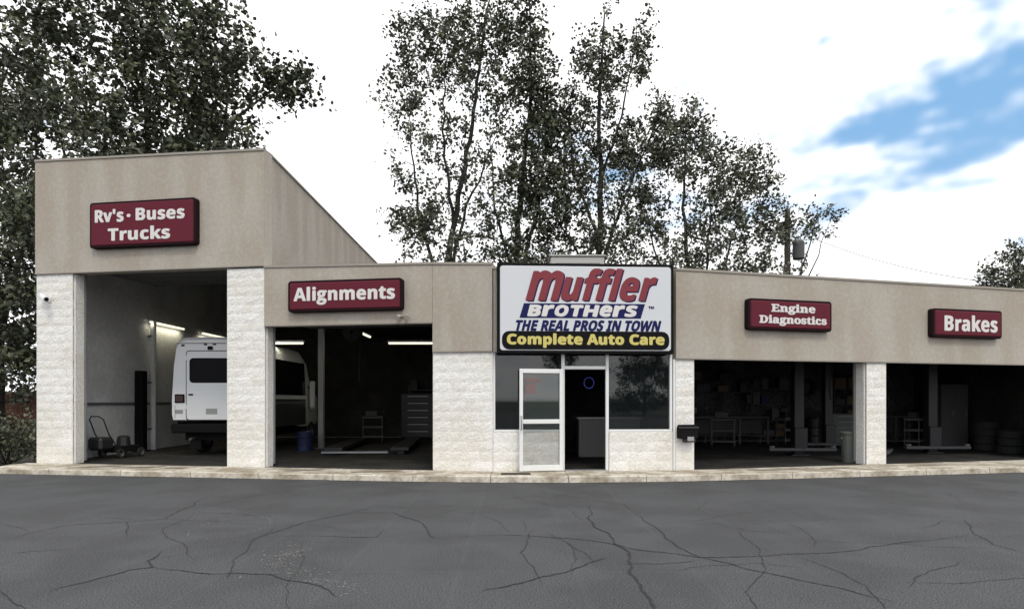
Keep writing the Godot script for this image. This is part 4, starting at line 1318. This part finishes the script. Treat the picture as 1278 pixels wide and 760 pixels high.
	var strip := func(pts: Array, w: float) -> void:
		var fine: Array = pts
		for pass_no in 4:
			var nx := [fine[0]]
			for i in fine.size() - 1:
				var p: Vector2 = fine[i]
				var q: Vector2 = fine[i + 1]
				var d := q - p
				nx.append((p + q) * 0.5 + Vector2(-d.y, d.x) * rng.randf_range(-0.075, 0.075))
				nx.append(q)
			fine = nx
		var b := MB.new()
		var pl := Vector3.ZERO
		var pr := Vector3.ZERO
		for i in fine.size():
			var d: Vector2 = (fine[mini(i + 1, fine.size() - 1)] - fine[maxi(i - 1, 0)]).normalized()
			var t := minf(i, fine.size() - 1 - i) / (fine.size() * 0.5)
			var ww := w * (0.25 + 0.75 * minf(1.0, t * 3.0)) * rng.randf_range(0.45, 1.2)
			var o := Vector2(-d.y, d.x) * ww
			var l := Vector3(fine[i].x - o.x, -0.1155, fine[i].y - o.y)
			var r := Vector3(fine[i].x + o.x, -0.1155, fine[i].y + o.y)
			if i > 0: b.quad(pl, l, r, pr)
			pl = l; pr = r
		part("crack", b, M.crack, lot)
	for i in lines.size(): strip.call(lines[i], wide[i] * 0.45)
	for i in 60:      # finer ones everywhere
		var p := Vector2(rng.randf_range(-9, 10), rng.randf_range(-12.0, -4.5))
		var dir := Vector2.from_angle(rng.randf() * TAU)
		var l := [p]
		for k in rng.randi_range(2, 5):
			dir = dir.rotated(rng.randf_range(-0.6, 0.6))
			p += dir * rng.randf_range(0.4, 0.9)
			if p.y < -12.0: break
			l.append(p)
		if l.size() > 1: strip.call(l, rng.randf_range(0.0025, 0.006))
	# flakes of worn white paint
	var f := MB.new()
	for i in 380:
		var p := Vector2.ZERO
		var k := rng.randf()
		if k < 0.5: p = Vector2(-2.33 + rng.randfn() * 0.10, -6.5 + rng.randfn() * 0.28)
		elif k < 0.78:
			var t := rng.randf()
			p = Vector2(-2.2 + t * 0.95 + rng.randfn() * 0.06, -6.15 + t * 0.85 + rng.randfn() * 0.12)
		else:
			var an := rng.randf() * TAU
			p = Vector2(-3.55 + cos(an) * 0.42, -8.1 + sin(an) * 0.7)
		var s := rng.randf_range(0.003, 0.013)
		var q := []
		var a0 := rng.randf() * TAU
		for j in 5:
			var d := Vector2.from_angle(a0 + TAU * j / 5) * s * rng.randf_range(0.5, 1.3)
			q.append(Vector3(p.x + d.x, -0.1115, p.y + d.y))
		for j in range(1, 4): f.outt(q[0], q[j], q[j + 1], Vector3(p.x, -5, p.y))
	part("paint_flakes", f, M.paint, lot).set_meta("kind", "stuff")

# ------------------------------------------------------------------ beyond the building
func beyond() -> void:
	var fn := thing("board_fence", "reddish wooden board fence seen past the left corner of the building", "fence", at(Vector3(-27.8, -0.17, -24.0)))
	var bd := MB.new()
	bd.cbox(Vector3(0, 0.05, 0), Vector3(0.175, 2.0, 0.025), 0.005)
	var bm := bd.mesh()
	for k in 90:
		put("board", bm, M.wood, fn, Transform3D(Basis(), Vector3(k * 0.182, rng.randf_range(-0.02, 0.02), 0)))
	for y in [0.4, 1.6]:
		boxpart("rail", Vector3(0, y, -0.06), Vector3(16.38, y + 0.09, -0.002), M.wood, fn)
	var up := thing("utility_pole", "dark wooden utility pole with a transformer can behind the right range", "utility pole", at(Vector3(16.35, -0.17, -38.0)))
	var p := MB.new()
	p.tube([Vector3.ZERO, Vector3(0, 13.0, 0)], [0.22, 0.16], 12)
	part("pole", p, M.pole_wood, up)
	var t := MB.new()
	t.lathe([Vector2(0, 1.15), Vector2(0.12, 1.15), Vector2(0.30, 1.05), Vector2(0.33, 1.0), Vector2(0.33, 0.05), Vector2(0.28, 0.0), Vector2(0, 0)], Vector3(0.62, 10.0, 0.1), Vector3.UP, 18)
	var tr := part("transformer", t, M.dim_steel, up)
	for x in [0.5, 0.74]:
		var bu := MB.new()
		bu.tube([Vector3(x, 11.05, 0.1), Vector3(x, 11.4, 0.1)], [0.05, 0.03], 8)
		part("bushing", bu, M.locker, tr)
	boxpart("bracket", Vector3(0.15, 10.3, 0.05), Vector3(0.4, 10.4, 0.15), M.dark_steel, up)
	boxpart("crossarm", Vector3(-0.06, 11.9, 0.17), Vector3(0.06, 12.02, 0.27), M.pole_wood, up)
	var w := MB.new()
	var pts := []
	var rr := []
	for i in 21:
		var u := i / 20.0
		pts.append(Vector3(16.4, 11.7, -38.0).lerp(Vector3(21.5, 6.0, -26.0), u) + Vector3.DOWN * sin(u * PI) * 0.55)
		rr.append(0.014)
	w.tube(pts, rr, 5)
	tag(part("service_wire", w, M.dark_steel, self), "thin dark service wire sloping from the utility pole to the right", "wire")
	# trees
	var dark := Color(0.082, 0.092, 0.056)
	var cool := Color(0.105, 0.114, 0.078)
	var V := func(x: float, y: float, z := 0.0) -> Vector3: return Vector3(x, y, z)
	# big broad tree behind the tall bay, local metres about its base
	tree("broad_tree", "big dark broad-leaved tree rising behind the tall truck bay", "tree", Vector3(-19.0, -0.17, -32.0),
		[[V.call(0, 0), V.call(0.3, 5), V.call(0.2, 9, 0.3), V.call(0.8, 14), V.call(0.5, 19)], [V.call(0.3, 6), V.call(-2.5, 11), V.call(-4.0, 16)], [V.call(0.3, 7), V.call(3.5, 12, 0.5), V.call(5.2, 15.5, 0.3), V.call(7.6, 17.4, 0.3)], [V.call(0.2, 9, 0.3), V.call(4.0, 14, -1), V.call(4.5, 19, -1)]],
		[0.38, 0.2, 0.2, 0.16],
		[[V.call(0.6, 14.3), V.call(4.2, 4.2, 3.6), 120], [V.call(3.2, 17.8), V.call(3.4, 3.6, 3), 80], [V.call(4.5, 13.4), V.call(2.3, 2.3, 2.2), 44], [V.call(7.5, 17.2), V.call(1.5, 1.1, 1.0), 14], [V.call(-4.2, 18.0), V.call(2.6, 3.2, 2.4), 36], [V.call(0, 21.0), V.call(6, 3, 3), 80], [V.call(-4.4, 11.0), V.call(2.0, 2.4, 2.0), 26]],
		70, 0.33, dark, 1001, 1.0)
	tree("side_tree", "dark tree crowding the left side of the building", "tree", Vector3(-18.2, -0.17, -22.5),
		[[V.call(0, 0), V.call(0.2, 4), V.call(-0.2, 9), V.call(0.3, 14)], [V.call(0.2, 4), V.call(1.2, 8), V.call(1.6, 12)]],
		[0.24, 0.12],
		[[V.call(0.6, 6.2), V.call(2.3, 3.6, 2.0), 110], [V.call(0.4, 11.3), V.call(2.6, 3.5, 2.2), 70], [V.call(1.2, 3.0), V.call(1.8, 1.4, 1.6), 34]],
		95, 0.22, dark, 1002, 0.7)
	tree("hedge_bush", "low dark bush beside the left corner of the building", "bush", Vector3(-12.9, -0.17, -16.4),
		[[V.call(0, 0), V.call(0.1, 0.7)], [V.call(0, 0.2), V.call(-0.5, 0.8)], [V.call(0, 0.2), V.call(0.5, 0.9, 0.2)]],
		[0.04, 0.03, 0.03],
		[[V.call(0, 0.62), V.call(1.0, 0.55, 0.8), 60], [V.call(-1.3, 0.7), V.call(0.9, 0.65, 0.8), 45]],
		60, 0.10, dark, 1003, 0.32)
	# the row behind the office
	tree("poplar_tree", "tall leaning poplar, leftmost of the row behind the office", "tree", Vector3(-4.3, -0.17, -34.0),
		[[V.call(0, 0), V.call(0.4, 6), V.call(1.2, 11), V.call(2.3, 17), V.call(3.0, 23)], [V.call(0.5, 7), V.call(-0.7, 12), V.call(-1.2, 17)], [V.call(0.4, 6), V.call(1.9, 12), V.call(3.6, 16)], [V.call(1.2, 11), V.call(0.6, 16), V.call(0.9, 21)]],
		[0.26, 0.12, 0.12, 0.1],
		[[V.call(0.4, 20.3), V.call(2.6, 2.6, 2), 62], [V.call(2.6, 19.6), V.call(1.8, 3.4, 1.8), 40], [V.call(0.1, 15.2), V.call(2.4, 3.0, 2), 36], [V.call(-1.4, 17.8), V.call(1.4, 1.6, 1.2), 16], [V.call(0.2, 10.6), V.call(2.3, 2.6, 2), 42], [V.call(-0.9, 10.9), V.call(1.4, 1.2, 1), 14], [V.call(2.6, 12.5), V.call(1.6, 3, 1.5), 26]],
		60, 0.24, cool, 1011, 0.75, "tall trees behind the office")
	tree("poplar_tree", "dense dark poplar, second from the left behind the office", "tree", Vector3(0.2, -0.17, -34.6),
		[[V.call(0, 0), V.call(-0.1, 6), V.call(0.2, 12), V.call(0.8, 18), V.call(0.8, 23)], [V.call(-0.1, 7), V.call(1.2, 12), V.call(1.9, 17)], [V.call(0, 8), V.call(-1.2, 12), V.call(-1.4, 16)]],
		[0.26, 0.14, 0.1],
		[[V.call(0.8, 17.8), V.call(2.0, 3.2, 1.8), 84], [V.call(0.2, 21.6), V.call(1.2, 2.2, 1), 26], [V.call(0.2, 13.2), V.call(2.0, 2.2, 1.6), 40], [V.call(-0.4, 9.2), V.call(1.8, 2.0, 1.5), 40], [V.call(2.2, 15.0), V.call(1.4, 2.4, 1.2), 34], [V.call(1.6, 11.0), V.call(1.6, 2.2, 1.2), 34]],
		66, 0.24, dark, 1012, 0.75, "tall trees behind the office")
	tree("poplar_tree", "slender spiky poplar, third from the left behind the office", "tree", Vector3(4.4, -0.17, -34.0),
		[[V.call(0, 0), V.call(0.1, 7), V.call(0.3, 13), V.call(0.2, 18), V.call(0.6, 22.3)], [V.call(0.1, 8), V.call(1.8, 13), V.call(3.6, 17.2)], [V.call(0.2, 10), V.call(-1.2, 14), V.call(-1.4, 18)], [V.call(0.3, 13), V.call(1.6, 17.5), V.call(2.3, 21.6)], [V.call(0.1, 7.5), V.call(-1.8, 11), V.call(-3.0, 13.4)]],
		[0.24, 0.12, 0.1, 0.08, 0.08],
		[[V.call(0.3, 19.2), V.call(1.5, 2.8, 1.3), 46], [V.call(2.4, 20.0), V.call(0.6, 2.0, 0.5), 14], [V.call(0.4, 14.8), V.call(1.9, 2.6, 1.3), 44], [V.call(2.4, 14.8), V.call(1.9, 1.7, 1.3), 36], [V.call(3.5, 16.7), V.call(0.6, 1.1, 0.5), 12], [V.call(-1.8, 12.4), V.call(1.9, 2.0, 1.3), 36], [V.call(0.4, 10.4), V.call(2.2, 2.0, 1.4), 46], [V.call(-1.7, 16.6), V.call(1.0, 2.2, 0.9), 20], [V.call(2.6, 11.4), V.call(1.5, 2.0, 1.2), 26]],
		60, 0.23, cool, 1013, 0.7, "tall trees behind the office")
	tree("bushy_tree", "low dense dark tree just behind the office roof", "tree", Vector3(2.4, -0.17, -30.0),
		[[V.call(0, 0), V.call(0.1, 4), V.call(0, 7)], [V.call(0.1, 3), V.call(-2, 6)], [V.call(0.1, 3), V.call(2, 6)]],
		[0.18, 0.1, 0.1],
		[[V.call(0, 6.9), V.call(2.2, 1.5, 1.6), 90], [V.call(2.2, 6.8), V.call(1.4, 1.3, 1.2), 46], [V.call(-2.2, 6.3), V.call(1.6, 1.3, 1.2), 36]],
		90, 0.2, dark, 1014, 0.6)
	tree("multi_stem_tree", "airy round-topped tree with several stems left of the utility pole", "tree", Vector3(9.6, -0.17, -33.5),
		[[V.call(0, 0), V.call(-0.2, 6), V.call(-0.6, 11), V.call(-0.5, 16)], [V.call(0, 2), V.call(-1.7, 8), V.call(-2.8, 12)], [V.call(0, 2), V.call(1.2, 8), V.call(2.6, 12.5)], [V.call(0, 2.5), V.call(2.3, 7), V.call(4.4, 10.5)], [V.call(0, 3), V.call(0.6, 9), V.call(0.9, 14)]],
		[0.2, 0.11, 0.13, 0.11, 0.11],
		[[V.call(-0.4, 14.3), V.call(2.0, 2.3, 1.8), 60], [V.call(2.0, 13.2), V.call(2.2, 2.0, 1.8), 66], [V.call(0.9, 10.0), V.call(2.2, 2.2, 1.6), 56], [V.call(3.6, 10.9), V.call(1.7, 1.6, 1.4), 34], [V.call(-2.2, 9.0), V.call(1.7, 2.2, 1.4), 24], [V.call(3.4, 8.0), V.call(1.9, 1.6, 1.4), 36], [V.call(-1.0, 8.0), V.call(2.0, 1.6, 1.4), 34], [V.call(-2.9, 12.4), V.call(1.2, 1.2, 1.2), 14], [V.call(-0.2, 16.6), V.call(0.8, 1.0, 0.6), 9]],
		56, 0.22, cool, 1015, 0.7)
	tree("street_tree", "leafy street tree across the lot, mirrored in the right office window", "tree", Vector3(20.5, -0.17, 42.0),
		[[V.call(0, 0), V.call(0.1, 3), V.call(0, 7)], [V.call(0.1, 2), V.call(2.0, 5)], [V.call(0.1, 2), V.call(-2.0, 5)]],
		[0.2, 0.1, 0.1],
		[[V.call(0, 4.8), V.call(3.4, 2.4, 2.6), 90], [V.call(3.6, 3.8), V.call(1.6, 1.6, 1.6), 30], [V.call(-1.0, 1.6), V.call(5.5, 1.2, 1.2), 80]],
		60, 0.3, dark, 1021, 0.9)
	tree("street_tree", "broad street tree across the lot, mirrored above the office door", "tree", Vector3(11.5, -0.17, 44.0),
		[[V.call(0, 0), V.call(-0.1, 3), V.call(0.2, 8)], [V.call(0, 3), V.call(1.6, 7)]],
		[0.2, 0.1],
		[[V.call(0, 7.2), V.call(2.2, 2.2, 2.0), 60]],
		60, 0.3, dark, 1022, 0.9)
	tree("slim_tree", "thin leafy branch tips of a slim tree right of the utility pole", "tree", Vector3(17.2, -0.17, -40.0),
		[[V.call(0, 0), V.call(0.4, 6), V.call(0.9, 10), V.call(2.0, 13.2)], [V.call(0.4, 7), V.call(1.6, 10), V.call(2.8, 13.0)]],
		[0.12, 0.07],
		[[V.call(1.5, 12.6), V.call(1.6, 1.3, 0.8), 15], [V.call(0.6, 9.6), V.call(0.8, 1.6, 0.8), 8]],
		44, 0.24, cool, 1016, 0.6)
	tree("small_tree", "small rounded tree top peeping over the right end of the roof", "tree", Vector3(31.5, -0.17, -40.0),
		[[V.call(0, 0), V.call(0, 5), V.call(0.1, 10)], [V.call(0, 5), V.call(1.5, 9)], [V.call(0, 5), V.call(-1.3, 8.5)]],
		[0.16, 0.09, 0.09],
		[[V.call(0, 8.9), V.call(2.1, 1.8, 1.6), 72], [V.call(1.8, 8.2), V.call(1.4, 1.4, 1.2), 30], [V.call(-0.2, 10.6), V.call(0.6, 0.8, 0.5), 7]],
		64, 0.23, cool, 1017, 0.65)

# ------------------------------------------------------------------
func _ready() -> void:
	# camera: eye level, lens shifted upwards so that uprights stay upright
	var cam := Camera3D.new()
	cam.name = "camera"
	cam.projection = Camera3D.PROJECTION_FRUSTUM
	cam.near = 0.1
	cam.far = 3000.0
	cam.size = 0.095
	cam.frustum_offset = Vector2(0, 0.015)
	add_child(cam)
	cam.position = Vector3(0, 1.48, 0)
	cam.current = true
	# sky
	var sky := Sky.new()
	sky.sky_material = make_sky()
	var env := Environment.new()
	env.background_mode = Environment.BG_SKY
	env.sky = sky
	env.ambient_light_source = Environment.AMBIENT_SOURCE_SKY
	env.tonemap_mode = Environment.TONE_MAPPER_LINEAR
	env.tonemap_exposure = 1.25
	env.sdfgi_enabled = true
	env.ssao_enabled = true
	env.ssil_enabled = true
	var we := WorldEnvironment.new()
	we.name = "world"
	we.environment = env
	add_child(we)
	# veiled sun, high at the front left
	var sun := DirectionalLight3D.new()
	sun.name = "sun"
	sun.light_energy = 0.35
	sun.light_color = Color(1.0, 0.96, 0.88)
	sun.light_angular_distance = 12.0
	sun.shadow_enabled = true
	add_child(sun)
	sun.look_at_from_position(Vector3(3.5, 14, 11), Vector3.ZERO)
	make_materials()
	FL = frame(A0, B1)
	FC = frame(B1, C1)
	FD = frame(C1, D1)
	leaf = leaf_mesh()
	ground()
	build_shop()
	main_sign()
	red_sign(1.60, 4.30, 4.98, 6.03, FL, "red box sign with two white lines on the tall bay at left", [["Rv's", 0.27, 0.27, -0.30, 0.185], ["·", 0.03, 0.06, -0.115, 0.17], ["Buses", 0.45, 0.26, 0.18, 0.185], ["Trucks", 0.58, 0.28, -0.02, -0.22]])
	red_sign(6.52, 9.12, 3.40, 4.08, FL, "red box sign with one long white word over the second bay", [["Alignments", 0.88, 0.56, 0.0, 0.0]])
	red_sign(1.70, 3.84, 3.02, 3.70, FD, "red box sign with two small white lines, right of the office sign", [["Engine", 0.52, 0.32, 0.02, 0.18, "Droid Serif"], ["Diagnostics", 0.80, 0.32, 0.02, -0.19, "Droid Serif"]])
	red_sign(6.66, 8.75, 2.98, 3.66, FD, "red box sign with one short white word, rightmost on the fascia", [["Brakes", 0.76, 0.56, 0.03, 0.0]])
	workshop()
	fittings()
	beyond()
